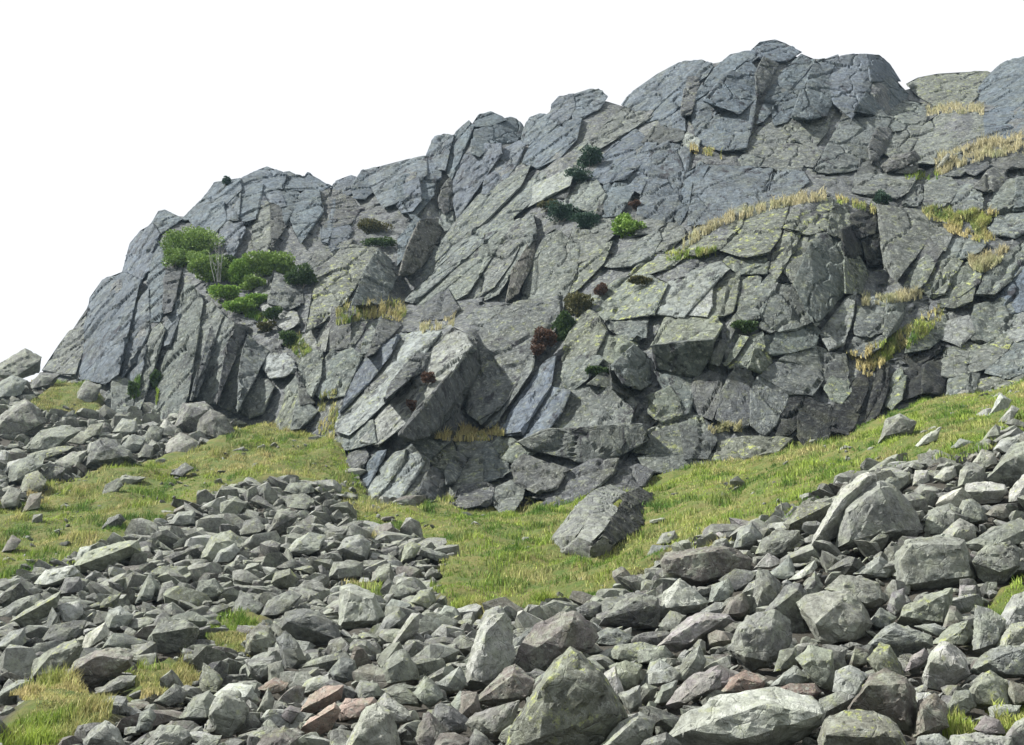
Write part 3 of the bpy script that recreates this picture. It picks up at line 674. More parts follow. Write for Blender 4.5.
# ------------------------------------------------------------------ boulders: tone | outline | corners of the near face | label if it is a landmark | short name
BOULDERS = '''p|808,555 812,538 840,490 865,472 877,474 878,480 845,515 838,535 822,550|815,540 842,500 868,476|pale leaning slab resting against the left of the large grassy-edge boulder|the pale leaning slab
g|833,550 842,505 860,492 880,478 895,485 915,510 925,530 915,540 902,535 880,530 850,546 836,552|848,512 880,488 897,530 852,540|largest boulder at the grass edge with a creased right side|the large creased boulder
g|880,482 890,472 910,472 912,482 900,492 885,488
g|908,466 912,461 925,466 920,472
p|912,486 915,470 928,470 930,480 920,488
p|933,478 945,467 955,465 957,476 945,484
g|957,487 960,470 968,462 985,465 987,482 970,490
p|972,462 982,449 995,453 998,464 985,470 975,468
p|993,450 1000,440 1015,433 1034,430 1034,447 1005,454
g|998,464 1012,445 1034,438 1034,482 1010,487 985,480|1005,462 1030,450 1028,476|big smooth grey boulder at the right edge just under the grass|the big smooth edge boulder
p|961,500 965,483 985,481 1005,484 1008,492 1000,502 975,505 963,505|965,492 1004,490|broad whitish flat-topped stone under the smooth edge boulder|the whitish flat-topped stone
p|1008,502 1010,490 1022,475 1034,470 1034,497 1015,504
g|923,530 928,510 950,502 962,510 962,528 945,532 928,535
g|957,512 962,500 972,498 985,508 988,522 970,524 960,520
n|985,514 995,505 1008,503 1012,517 1002,522 992,517
p|940,536 950,525 960,518 975,525 977,542 965,547 945,543
g|963,544 985,535 1012,520 1034,520 1034,537 1000,548 972,551
g|896,580 895,555 905,540 945,533 965,540 970,555 978,578 965,586 945,590 920,593 905,589|901,560 912,545 960,545 970,576 906,584|squarish blue-grey boulder with a striped flat front face|the striped square boulder
g|971,560 985,545 1010,540 1022,550 1020,567 1005,582 990,587 978,578|973,562 1016,566 1000,572|boulder with slanting pale top right of the striped square boulder|the slant-topped boulder
y|895,624 905,605 925,595 945,590 952,588 952,602 946,625 930,628 910,628|900,616 947,594 942,622|triangular lichen-edged rock under the striped square boulder|the triangular lichen rock
n|942,628 950,605 956,606 964,618 950,631
v|886,609 892,592 905,587 906,605 896,617
v|958,599 960,585 976,585 977,599 965,603
g|823,589 840,575 860,575 880,583 887,602 875,610 863,602
p|796,602 805,595 825,590 850,590 862,602 873,624 866,637 850,644 820,645 812,632 802,614|815,624 838,603 862,622 850,640|wide block with a bright sloping top and black underside|the bright-topped block
g|853,574 880,555 894,567 889,579 870,578
g|868,624 880,607 897,617 891,625 878,630
g|866,647 880,630 895,622 932,635 934,647 915,650 900,658 885,654|870,645 895,628 926,642 900,646
y|931,644 950,625 968,620 974,634 966,645 950,648
g|913,626 935,623 947,628 941,637 925,632
g|973,650 975,605 990,608 1007,620 1002,642 985,655
p|998,620 1012,595 1034,588 1034,627 1005,629
y|996,644 1010,625 1034,618 1034,647 998,652
p|922,677 928,655 940,643 950,641 966,655 970,674 956,684 940,690 927,687|930,662 945,648 952,674 965,668|rounded whitish block with yellow lichen among darker rocks|the rounded whitish block
y|866,659 880,641 890,645 902,665 908,682 890,685 876,672
p|832,692 835,670 850,665 868,674 860,692 850,700
n|848,668 855,645 870,650 867,665
n|846,712 870,675 885,668 907,677 917,690 920,717 912,738 880,724|868,685 905,684 905,720|tall dark lichen-capped rock behind the pale-topped bottom boulder|the tall dark lichen-capped rock
y|818,740 824,718 845,708 875,710 897,722 912,747 915,765 818,765|826,735 860,728 898,738|pale-topped boulder cut by the bottom edge right of the long slab|the pale-topped bottom boulder
g|968,672 980,655 1000,645 1034,646 1034,677 1000,679
y|966,694 975,680 990,670 1007,680 1012,702 990,712 972,708
v|903,673 912,655 925,648 930,656 920,668
n|913,738 918,700 935,692 947,705 950,727 930,738
g|948,704 955,690 970,690 977,707 965,715 950,713
p|943,755 950,735 975,732 1012,738 1017,755
n|1006,694 1010,680 1025,685 1034,700 1012,708
p|988,708 1000,704 1022,705 1017,717 1000,724 990,718
v|973,729 985,715 1000,720 1007,734 985,738
g|910,757 918,737 940,733 950,741 952,757
v|1003,738 1015,722 1034,712 1034,752 1010,752
n|660,562 665,552 715,545 735,547 752,560 750,569 725,574 700,587 685,585 665,577|662,561 712,551 700,581 670,573|long brown block with a thin pale top at the grass edge|the long brown block
g|733,548 738,530 752,522 763,535 757,547 742,550
g|755,554 762,538 780,530 800,530 800,542 787,557 765,557
y|783,524 795,510 805,500 832,503 822,522 800,533 788,531|790,524 826,506|flat yellow-green lichen slab left of the pale leaning slab|the yellow lichen slab
p|658,619 663,592 680,578 697,590 710,602 700,612 680,615|665,608 678,587 700,604|pale peaked rock right under the long brown block|the pale peaked rock
k|598,626 620,600 640,592 658,597 662,612 658,627 635,630 615,624|604,618 636,600 654,606
g|708,602 712,585 728,578 735,590 730,602
v|656,647 680,622 700,612 730,615 735,621 710,635 690,648 675,653|662,644 700,620 726,618 690,642|flat grey slab tilted like a ramp left of the round boulder|the tilted ramp slab
g|728,649 738,625 755,612 775,610 790,620 793,642 782,658 770,668 750,673 738,664|740,632 771,628 766,661 745,656|big rounded six-sided boulder standing over the reddish stones|the six-sided round boulder
g|749,614 758,568 768,570 782,585 777,602 765,613
k|763,614 785,585 800,583 808,595 807,632 790,642 788,620 775,616|772,610 798,590|dark rock with a bright ridge behind the six-sided round boulder|the dark ridged rock
v|753,569 768,552 784,562 772,569
k|718,580 735,568 757,572 747,588 735,593
n|720,616 730,598 744,592 750,607 742,618
g|698,613 715,602 730,602 724,618
g|658,626 670,610 687,615 680,630 665,633
k|803,590 815,570 824,585 817,596
g|766,576 790,555 797,574 780,579
p|788,580 815,560 818,567 800,580
p|662,742 680,712 720,695 770,688 810,695 827,712 822,727 800,742 780,752 745,758 690,752|690,730 742,739 823,714 760,705|long pale slab with a dark front edge lying at the bottom edge|the long pale bottom slab
r|763,694 790,683 815,683 823,692 812,700 790,699
r|720,692 730,678 745,670 767,678 762,691 745,695
p|768,687 785,672 795,665 814,679 800,685
y|773,672 780,650 795,647 803,657 792,671
y|795,658 810,645 832,650 836,677 832,692 815,684
g|676,684 682,660 700,643 707,660 702,675 688,684
p|643,689 650,665 660,658 680,672 677,681 650,689
v|666,705 685,680 698,672 722,670 722,687 695,699 675,709
g|653,704 662,685 677,680 677,692 667,704
g|636,650 665,645 674,655 655,665 638,663
p|462,688 465,665 478,630 488,615 505,612 514,625 514,662 502,675 489,688 477,691|470,680 486,632 482,682|tall pointed boulder with a pale left face at the grass edge|the tall pointed boulder
n|472,703 485,690 505,668 515,664 535,680 532,692 520,703 495,709|478,701 512,676 526,696|brownish wedge leaning on the lichen-covered bottom boulder|the brownish wedge
v|513,664 520,645 535,625 560,612 575,610 592,622 599,637 591,648 565,652 545,659 530,678|545,642 572,622 562,648|broad pinkish-grey boulder behind the lichen-covered bottom boulder|the broad pinkish boulder
y|503,750 515,720 535,690 550,665 570,645 582,652 600,668 612,690 625,710 629,720 607,738 597,765 498,765|545,682 575,658 598,676 612,712 540,738|huge pyramid boulder spotted with yellow lichen at the bottom edge|the huge lichen pyramid
p|594,752 620,722 640,711 657,722 652,737 620,760 592,760|605,748 638,718 648,732|bright bare slab wedged between the lichen pyramid and the long slab|the bright wedged slab
g|585,644 600,630 618,628 637,638 627,645 605,648
y|608,656 615,645 640,642 667,648 662,661 630,665
k|566,614 590,600 604,602 602,614 590,621
p|600,676 615,665 624,690 627,702 612,698
y|608,666 625,660 642,665 637,688 622,693
g|618,694 640,685 642,702 630,715
p|643,684 650,662 667,658 667,682 655,688
v|465,724 475,712 500,705 520,700 514,727 495,741 475,733
n|458,718 462,690 477,692 482,712 470,721
g|503,652 525,630 545,622 542,630 522,648 512,654
g|476,629 485,610 500,605 512,620 498,628
p|337,629 340,587 350,583 375,593 385,615 377,626 355,631 342,631|343,622 350,592 372,600 376,620|big pale angular boulder beside a straw-coloured tuft|the big pale angular boulder
k|280,629 285,612 300,608 320,612 337,625 344,642 325,647 300,643|287,622 315,615 335,638|dark domed boulder left of the big pale angular one|the dark domed boulder
g|373,637 385,617 400,607 406,615 392,628
p|388,649 400,630 412,613 420,613 419,632 400,646|394,644 414,618|pale triangular blade of rock below the grass tongue|the pale triangular blade
g|433,619 445,605 455,607 462,615 452,622 438,624
g|382,684 383,665 395,650 405,648 417,665 420,680 400,685
p|343,750 352,735 365,705 378,702 394,712 402,747 402,765 338,765|356,738 368,712 385,716 390,745|pale steep-sided boulder at the bottom edge right of the red stones|the pale steep bottom boulder
g|413,694 425,675 438,685 444,697 430,709 420,698
g|435,684 460,665 467,680 462,692 445,693
v|413,744 418,725 428,710 449,730 447,747 425,755
g|445,711 460,690 470,695 480,705 477,717 465,720
k|430,724 435,705 450,703 469,720 467,732 450,736
g|380,689 400,683 422,698 422,708 400,704
p|376,704 385,692 395,700 414,715 410,725 395,724
r|298,714 310,695 325,685 344,685 342,699 325,708 305,718|303,709 338,690|orange-stained slab lying just above the red slab|the orange-stained slab
r|296,734 310,718 335,702 342,710 332,730 310,738|302,727 334,708|red-stained slab at the bottom below the orange one|the red-stained slab
r|336,712 345,698 375,697 380,704 360,718 340,721
n|433,746 440,733 455,732 472,740 467,760 433,760
g|463,750 475,728 485,735 497,747 492,760 463,760
g|328,672 340,657 355,660 359,677 345,683 335,681
g|353,694 360,680 378,683 384,697 360,700
p|207,718 213,700 222,690 240,692 249,710 247,727 230,738 215,733|213,712 224,696 240,702 242,722|upright pale egg-shaped block among the lower left stones|the pale egg-shaped block
y|244,654 247,635 255,625 270,627 277,640 270,658 255,655
k|276,639 285,630 297,640 307,660 295,673 285,671 280,652
g|244,660 275,655 280,667 262,683 250,673
y|198,694 203,662 215,670 224,680 217,693
g|178,719 195,695 210,690 217,700 207,718 190,721
g|147,640 158,622 185,620 200,628 197,642 180,653 155,653|152,634 190,628|flat-topped slab above the lower left grass patch|the flat-topped slab
v|253,750 262,735 285,725 302,735 297,755 260,760
g|188,750 205,735 222,735 217,755
r|256,689 275,677 289,683 282,693 265,695
p|298,694 305,680 320,675 332,680 322,691
g|268,664 282,660 287,682 268,684
g|238,694 243,682 257,683 260,697 248,703
g|256,713 268,687 275,700 272,713
v|278,714 290,705 302,708 292,725 285,721
y|28,686 33,660 50,648 75,638 84,645 77,662 60,678 45,683|33,676 50,655 78,646 55,672|long pale lichen slab tilted up to the right at the left edge|the long tilted lichen slab
n|65,679 75,660 95,650 120,648 134,655 132,667 105,675 95,688 75,693|72,672 98,655 128,660|broad dark brown rock right of the long tilted lichen slab|the broad dark brown rock
p|80,651 85,635 105,622 110,632 102,642
p|55,607 62,603 80,600 85,612 77,622 63,623
g|103,629 108,610 120,606 134,615 127,628 110,633
k|38,644 50,625 75,620 87,620 82,637 60,646
g|93,694 105,685 120,675 137,675 132,687 110,695
g|93,719 98,702 112,695 127,697 129,712 115,720
p|80,745 90,730 105,720 118,728 127,747 122,760 82,760|90,738 106,726 118,742|pale flat-sided boulder at the bottom edge of the lower left|the pale bottom-left boulder
g|153,702 175,683 189,692 182,703 165,708
g|143,744 160,725 180,725 192,735 182,755 150,757
g|135,732 140,712 150,707 157,715 150,733
y|10,622 25,610 45,603 62,590 57,607 40,622 25,628|18,618 56,597|dark-edged lichen slab slanting up near the left edge|the slanting lichen slab
g|-8,618 15,600 40,593 44,600 20,613 0,620
g|-6,647 10,632 25,627 27,642 10,653
y|73,566 85,552 125,540 138,540 142,552 115,565 100,571 80,573|80,565 130,546|long greenish slab at the upper edge of the left scree|the long greenish slab
p|73,566 80,547 92,545 90,557
p|33,584 45,570 75,565 80,572 60,585 45,588
k|58,594 65,577 80,577 84,590 70,596
g|135,604 142,585 150,573 160,585 152,601
g|156,602 162,583 172,580 180,592 170,603
g|168,524 178,512 195,510 197,524 180,528
y|93,609 110,595 122,592 117,605 100,611
k|101,529 108,518 120,513 126,520 114,533|105,526 118,518|dark stone with a white patch alone in the left grass|the lone dark grass stone
n|0,554 12,534 22,540 14,551
g|283,491 290,482 312,483 315,492 295,498
g|284,509 287,495 305,493 315,500 310,511
k|266,534 278,510 290,508 299,515 287,533 275,538|271,530 282,514 294,518|dark tilted square-faced rock near the top of the left scree|the dark tilted square rock
g|238,537 245,520 258,518 267,527 257,536
p|283,554 295,540 310,532 327,535 320,550 300,556
y|270,584 275,572 290,568 299,578 294,591 278,588|275,580 290,574|small bright lichen-crusted cube in mid scree|the bright lichen cube
g|193,594 200,580 215,578 225,590 214,601
g|230,614 240,590 252,595 264,605 260,616 240,616
p|211,564 220,550 235,543 240,550 230,563
y|198,559 212,535 230,530 245,540 242,547 222,551 210,563
k|260,616 268,600 290,590 302,595 292,608 275,618
p|335,551 345,537 360,534 372,542 367,561 350,563 340,556|343,548 360,540 364,556|bright whitish block at the grass edge in the middle|the bright whitish block
g|328,577 333,562 350,560 364,562 362,577 340,581
y|293,569 318,562 323,568 312,576
g|370,582 378,566 390,563 395,575 390,586
y|400,564 404,545 412,541 422,545 414,558
g|418,556 422,547 445,553 449,558 440,563
g|386,599 392,585 405,583 417,590 407,601
y|410,602 420,590 432,588 437,600 427,611
k|318,566 322,564 329,575 328,585 322,579
g|-14,376 0,363 25,348 42,357 39,373 20,379 0,384|-6,374 26,353 38,362 16,376|flat-topped slab tilted against the sky at the far left|the skyline slab
k|-12,446 0,415 12,405 25,398 40,408 47,422 30,434 5,446|5,418 28,404 40,424|big dark rounded outcrop boulder at the left edge below the skyline slab|the big dark left boulder
g|23,449 40,430 65,425 82,430 62,445 45,458
g|6,484 10,465 30,455 47,452 42,467 25,485
y|18,494 25,475 38,470 47,480 40,495
k|83,469 90,445 100,437 115,440 130,450 137,462 115,471 95,473|90,462 104,445 128,456|large mossy dark rock in the upper left block pile|the large mossy dark rock
p|163,454 168,440 180,432 197,440 197,452 175,456
g|136,459 145,443 154,447 152,460
p|158,429 165,418 180,430 174,438
y|78,439 90,425 104,422 100,435 85,441
k|173,429 182,403 205,401 214,410 202,433 188,435|180,424 190,406 208,410|black overhanging rock at the foot of the left columns|the black overhanging rock
k|196,434 198,420 210,408 225,415 237,434 225,443 213,436
g|116,483 122,475 147,477 132,487
g|100,501 105,485 118,478 124,485 112,498
k|170,474 185,462 194,468 182,478
g|-8,396 0,382 12,375 27,380 22,394 0,402
k|26,388 40,372 60,374 52,388
k|73,399 85,380 102,385 97,401 80,404
g|878,444 885,420 900,413 917,422 912,435 895,443|884,436 900,418 910,430|grey stone alone in the grass at the foot of the crag|the lone grass stone
p|911,450 925,435 942,426 937,440
g|950,448 960,438 977,443 967,451
p|988,417 1000,393 1012,400 1005,416|992,412 1003,398|upper of two pale pointed stones in the right grass|the pale pointed stones
p|998,422 1012,405 1020,408 1010,424
g|646,556 652,545 670,545 677,552 660,559
p|656,544 662,533 675,530 678,538 668,544
y|20,460 35,452 60,446 75,446 60,455 35,463
p|0,475 8,462 22,458 18,472
g|55,462 70,452 88,450 82,464 62,470
g|120,447 132,434 146,438 142,452 126,455
g|142,438 152,424 165,428 160,442 148,446
g|112,432 122,418 136,420 140,432 124,438
y|60,444 75,432 92,436 84,446
k|40,476 52,463 66,468 60,482 46,484
g|0,500 10,486 22,490 18,506 4,510
n|22,512 30,494 42,492 40,508'''
heroes = []
for ln in BOULDERS.split('\n'):
    f = ln.split('|')+['', '', '']
    heroes.append(dict(tone=f[0], out=np.array(pts_of(f[1])), front=np.array(pts_of(f[2])) if f[2] else None, label=f[3], short=f[4]))
OUTCROP = '''k|545,562 562,537 585,508 599,511 582,535 566,560 552,570
k|585,508 600,495 612,491 624,497 606,512 598,514
g|597,516 612,508 618,514 607,530 596,541 584,536
k|570,550 584,537 597,542 595,562 578,573 558,575
d|616,517 630,502 648,500 653,512 637,530 616,542 606,536
k|595,546 607,537 616,543 606,562 594,569
d|622,499 640,493 652,500 634,508'''
def rock_detail(v, t, size, L, seed):
    v, t = refine(v, t, L, 6); v = smooth(v, t, 1, .16); n = normals(v, t); q = v/size
    c1, e1 = chips(q*np.array([2.2, 2.6, 3.2])+seed, seed % 50, .9)
    c2, _ = chips(q*7+seed, seed % 37, .9)
    d = c1*.026+c2*.013-np.where(e1 < .03, .015, 0)+fbm(q*2.5+seed, 2, 3)*.010+fbm(q*12, 2, 5)*.007
    return v+n*(d*size)[:, None], t
for k, h in enumerate(heroes):
    o = h['out']; c = o.mean(0); lo, hi = o.min(0), o.max(0)
    area = .5*abs(sum(o[i-1][0]*o[i][1]-o[i][0]*o[i-1][1] for i in range(len(o))))
    Yb = ground_hit(c[0], min(hi[1]-.12*(hi[1]-lo[1]), 770))
    m = Yb/CT/FPX*.98; size = math.sqrt(area)*m; Yc = Yb+.30*size
    if h['front'] is None:
        f = c+np.array([0, .10*(hi[1]-lo[1])])+(o-c)*np.array([.62, .55]); f += rng.normal(0, .05, f.shape)*(hi-lo)
        dep = .36*rng.uniform(.7, 1.25, len(f))
    else:
        f = h['front']; dep = .42*rng.uniform(.85, 1.15, len(f))
    bk = c+(o-c)*.7
    v, t = hull(np.concatenate([P(o[:, 0], o[:, 1], Yc+rng.normal(0, .05, len(o))*size), P(f[:, 0], f[:, 1], Yc-dep*size), P(bk[:, 0], bk[:, 1], Yc+.55*size)]))
    v, t = rock_detail(v, t, size, max(.085*size, 3.6*m), k)
    base = np.array([v[:, 0].mean(), v[:, 1].mean(), v[:, 2].min()])
    h.update(c=c, Y=Yc, size=size, w=hi[0]-lo[0], hh=hi[1]-lo[1], lo=lo, hi=hi)
    h['obj'] = link('boulder', make_mesh('boulder', v-base, t, M_BOULDER, sharp=26), base, group='boulders of the scree below the crag', cat='boulder', color=tint(h['tone'], .30, 1.12))

oc = bpy.data.objects.new('rock_outcrop', None); col.objects.link(oc)
oc['label'] = 'low rounded cracked outcrop with a right side painted dark for shade standing in the grass'; oc['category'] = 'outcrop'
Yo_ = ground_hit(590, 560)+.7; ob = P(595, 570, Yo_); ob[2] = ground_z(ob[0], ob[1])-.1; oc.location = ob
for ln in OUTCROP.split('\n'):
    tn, o = ln.split('|'); o = np.array([600, 530])+(np.array(pts_of(o))-np.array([604, 530]))*1.1; c = o.mean(0); o = c+(o-c)*1.22
    def dome(a): return Yo_-1.0+3.4*(((a[:, 0]-592)/58)**2+((a[:, 1]-540)/48)**2)-.02*(570-a[:, 1])*0+.022*(560-a[:, 1])
    inn = c+(o-c)*.84; bk = c+(o-c)*.9
    v, t = hull(np.concatenate([P(o[:, 0], o[:, 1], dome(o)+.12), P(inn[:, 0], inn[:, 1], dome(inn)-.05), P(bk[:, 0], bk[:, 1], dome(bk)+1.3)]))
    v, t = rock_detail(v, t, 1.1, .15, 11); link('rock_piece', make_mesh('rock_piece', v-ob, t, M_BOULDER, sharp=26), parent=oc, color=tint(tn, .1, 1.3))  # the d pieces carry the shade of the right side in their colour
heroes.append(dict(tone='g', out=np.array(pts_of('545,562 585,505 610,491 650,496 652,515 605,562 578,574 556,574')), front=None, label='', short='the split outcrop', obj=oc, c=np.array([597, 535.]), Y=Yo_, size=3., w=108, hh=82, lo=np.array([545, 491.]), hi=np.array([653, 574.]), skip=True))

# loose stones between them: the largest stay single things, the rest is rubble
def stone_proto(seed):
    r = np.random.default_rng(100+seed); d = r.normal(size=(15, 3)); d /= np.linalg.norm(d, axis=1)[:, None]
    s = np.array([1.12, r.uniform(.5, .95), r.uniform(.24, .62)]); v = np.sign(d)*np.abs(d)**.75*s*.62
    v, t = hull(v); return v, t
protos = [stone_proto(s) for s in range(60)]
protos = [rock_detail(v, t, 1.0, .44, 300+i) for i, (v, t) in enumerate(protos)]
SCREE_X = []
N = 92000
sx = rng.uniform(-23, 23, N); sy = 7+40*rng.random(N)**1.15
sz = zg(sx, sy); ux, uy, ud = proj(np.stack([sx, sy, sz], 1))
crag_base = np.interp(ux, BASE[:, 0], BASE[:, 1])
keep = (ux > -170) & (ux < 1200) & (uy > crag_base-4) & (uy < 800)
ing = is_grass(ux, uy)
keep &= (~ing) | (rng.random(N) < np.where(ux < 400, .06, .03))
keep &= ~((ux > 528) & (ux < 655) & (uy < 575) & (uy > 470))
sx, sy, sz, ux, uy, ud, ing = [a[keep] for a in (sx, sy, sz, ux, uy, ud, ing)]
size = np.exp(rng.normal(-1.42, .52, len(sx))); size = np.clip(size, .14, .8); size = np.where(ing, size*.6, size)
size = size*np.interp(sy, [8, 16, 28, 45], [.60, .86, 1.02, 1.2])
order = np.argsort(-size); chosen = []
cell = {}
for i in order:
    # spacing: no two stones share most of their footprint
    r = size[i]*.46; key = (int(sx[i]/.8), int(sy[i]/.8)); ok = True
    for a in (-1, 0, 1):
        for b in (-1, 0, 1):
            for j in cell.get((key[0]+a, key[1]+b), ()):
                if (sx[i]-sx[j])**2+(sy[i]-sy[j])**2 < (r+size[j]*.46)**2*.42: ok = False; break
            if not ok: break
        if not ok: break
    if not ok: continue
    sp = size[i]*FPX/ud[i]
    for h in heroes:
        if sy[i] < h['Y']+.3*h['size'] and h['lo'][0]-sp*.5 < ux[i] < h['hi'][0]+sp*.5 and h['lo'][1]-2 < uy[i] < h['hi'][1]+sp*.35:
            oo = h['c']+(h['out']-h['c'])*.92
            if inpoly(np.array([ux[i], ux[i]-sp*.3, ux[i]+sp*.3, ux[i]]), np.array([uy[i]-sp*.1, uy[i]-sp*.15, uy[i]-sp*.15, uy[i]-sp*.30]), oo).any(): ok = False; break
    if not ok: continue
    chosen.append(i); cell.setdefault(key, []).append(i)
tones = 'gggggkkkppgyngggv'
def stone_matrix(i):
    a = rng.uniform(0, 6.28); b = rng.normal(0, .35)-.25; c = rng.normal(0, .35)
    ca, sa = math.cos(a), math.sin(a); cb, sb = math.cos(b), math.sin(b); cc, sc = math.cos(c), math.sin(c)
    Rz = np.array([[ca, -sa, 0], [sa, ca, 0], [0, 0, 1]]); Rx = np.array([[1, 0, 0], [0, cb, -sb], [0, sb, cb]]); Ry = np.array([[cc, 0, sc], [0, 1, 0], [-sc, 0, cc]])
    return Rx @ Ry @ Rz
big = sorted(chosen, key=lambda i: -size[i]/ud[i])
big = [i for i in big if 0 < ux[i] < W and uy[i] < H and not ing[i]]
single = set(big[:301-len(heroes)])
smalls = []
rub = {}
for i in chosen:
    Rm = stone_matrix(i); pv, pt = protos[rng.integers(len(protos))]
    v = (pv*size[i]) @ Rm.T; base = np.array([sx[i], sy[i], sz[i]-.04+.06*size[i]])
    tn = tones[rng.integers(len(tones))]
    if i in single:
        o = link('stone', make_mesh('stone', v, pt, M_BOULDER, sharp=26), base, cat='stone', group='loose stones between the boulders', color=tint(tn, .3, 1.1))
        smalls.append(dict(tone=tn, c=np.array([ux[i], uy[i]]), w=size[i]*FPX/ud[i], hh=size[i]*FPX/ud[i]*.7, obj=o, label='', short='', area=0, small=True))
    else:
        e = rub.setdefault(tn if tn in 'gkpyn' else 'g', [[], [], 0])
        e[0].append(v+base); e[1].append(pt+e[2]); e[2] += len(v)
RUB_LAB = {'g': 'countless small grey stones filling the gaps of the scree', 'p': 'countless small pale stones scattered through the scree', 'k': 'countless small dark grey stones scattered through the scree', 'y': 'countless small lichen-green stones scattered through the scree', 'n': 'countless small brownish stones scattered through the scree'}
for tn, (vv, tt_, _) in rub.items():
    link('rubble', make_mesh('rubble', np.concatenate(vv), np.concatenate(tt_), M_BOULDER, sharp=26), kind='stuff', label=RUB_LAB[tn], cat='rubble', color=tint(tn, .05, 1.08))
# labels: by look and by the nearest landmark, each one its own
marks = [h for h in heroes if h['short']]
TW = {'g': 'grey', 'p': 'pale', 'd': 'black', 'r': 'reddish', 'y': 'lichen-green', 'n': 'brownish', 'v': 'pinkish-grey', 'k': 'dark grey', 'b': 'blue-grey'}
used = {}
def rel(dx, dy):
    if abs(dx) > 2*abs(dy): return 'right of' if dx > 0 else 'left of'
    if abs(dy) > 2*abs(dx): return 'below' if dy > 0 else 'above'
    return ('below and ' if dy > 0 else 'above and ')+('right of' if dx > 0 else 'left of')
ORD = ['nearest', 'second', 'third', 'fourth', 'fifth', 'sixth', 'seventh', 'eighth', 'ninth', 'tenth']
pend = {}
for h in heroes+smalls:
    if h.get('skip'): continue
    if h['label']: h['obj']['label'] = h['label']; continue
    asp = h['w']/max(h['hh'], 1)
    shape = ('flat slab' if asp > 1.9 else 'upright block' if asp < .8 else 'block')
    if h.get('small'): shape = 'loose stone'
    big_ = max(h['w'], h['hh']); sz_ = 'small ' if big_ < 24 else ('' if big_ < 40 else 'large ')
    m = min(marks, key=lambda q: (q['c'][0]-h['c'][0])**2+2*(q['c'][1]-h['c'][1])**2); d = h['c']-m['c']
    s = f"{sz_}{TW[h['tone']]} {shape} {rel(*d)} {m['short']}"
    pend.setdefault(s, []).append((float(np.hypot(*d)), h))
for s, hs in pend.items():
    hs.sort(key=lambda q: q[0])
    for n, (d, h) in enumerate(hs):
        h['obj']['label'] = s if len(hs) == 1 else f"{ORD[min(n, 9)]} {s}"

# ------------------------------------------------------------------ grass
def blades(roots, length, width, cols, lean=(0, 0), droop=.5):
    n = len(roots); a = rng.uniform(0, 6.28, n); L = length*rng.uniform(.55, 1.25, n); w = width*rng.uniform(.7, 1.3, n)
    side = np.stack([np.cos(a), np.sin(a), np.zeros(n)], 1)*w[:, None]
    tip = np.stack([rng.normal(lean[0], droop, n), rng.normal(lean[1], droop, n), np.ones(n)], 1); tip /= np.linalg.norm(tip, axis=1)[:, None]
    midp = roots+np.array([0, 0, 1])*(L*.5)[:, None]*.9+tip*(L*.1)[:, None]; top_ = midp+tip*(L*.6)[:, None]
    v = np.stack([roots-side, roots+side, midp+side*.8, midp-side*.8, top_], 1).reshape(-1, 3)
    b = np.arange(n)*5
    t = np.concatenate([np.stack([b, b+1, b+2], 1), np.stack([b, b+2, b+3], 1), np.stack([b+3, b+2, b+4], 1)])
    return v, t, np.repeat(cols, 5, 0)
GREEN, STRAW, LIME, BROWN = np.array([.075, .15, .022]), np.array([.44, .38, .18]), np.array([.25, .33, .055]), np.array([.15, .10, .045])
def tones_of(p, straw):
    n = len(p); q = p.copy(); q[:, 2] = 0
    s = fbm(q*.55, 3, 31)*.75+fbm(q*2.3, 2, 37)*.5+rng.normal(0, .22, n)+straw
    s = np.clip(s*.75+.5, 0, 1)[:, None]; g = np.clip(fbm(q*1.3, 2, 33)[:, None]*.8+.45+rng.normal(0, .2, (n, 1)), 0, 1)
    gr = GREEN*(1-g)+LIME*g
    return (gr*(1-s)+STRAW*s)*rng.uniform(.55, 1.3, (n, 1))
N = 900000
bx = np.concatenate([rng.uniform(-24, 22, N), rng.uniform(-9, 9, 600000)]); by = np.concatenate([rng.uniform(8, 50, N), rng.uniform(8, 19, 600000)])
# coarse reject in plan before the exact test
bz = ground_z(bx, by); qx, qy, qd = proj(np.stack([bx, by, bz], 1))
keep = (qx > -130) & (qx < 1200) & (qy < 760); bx, by, bz, qx, qy = [a[keep] for a in (bx, by, bz, qx, qy)]
wob = fbm(np.stack([bx*.9, by*.9, 0*bx], 1), 3, 77)*15
keep = is_grass(qx+wob, qy+wob*.6); bx, by, bz = bx[keep], by[keep], bz[keep]
q3 = np.stack([bx, by, 0*bx], 1)
dens = fbm(q3*1.7, 3, 55)+.75
keep = rng.random(len(bx)) < np.clip(dens, .15, 1); bx, by, bz, q3 = bx[keep], by[keep], bz[keep], q3[keep]
root = np.stack([bx, by, bz+(fbm(q3*.9, 3, 5)*.16+fbm(q3*3.1, 3, 8)*.05)*.9-.03], 1)
tuft = (.09+.17*np.clip(fbm(q3*1.9, 3, 66), -.12, 1))*np.interp(by, [10, 22], [.75, 1])
v, t, c = blades(root, tuft, np.interp(root[:, 1], [10, 20, 35], [.007, .010, .015]), tones_of(root, -.55+.5*np.clip((-root[:, 0]-6)/10, 0, 1)), droop=.55)
link('grass', make_mesh('grass', v, t, M_GRASS, flat=True, colours=c), kind='stuff', label='short green and straw-coloured grass covering the slope', cat='grass')

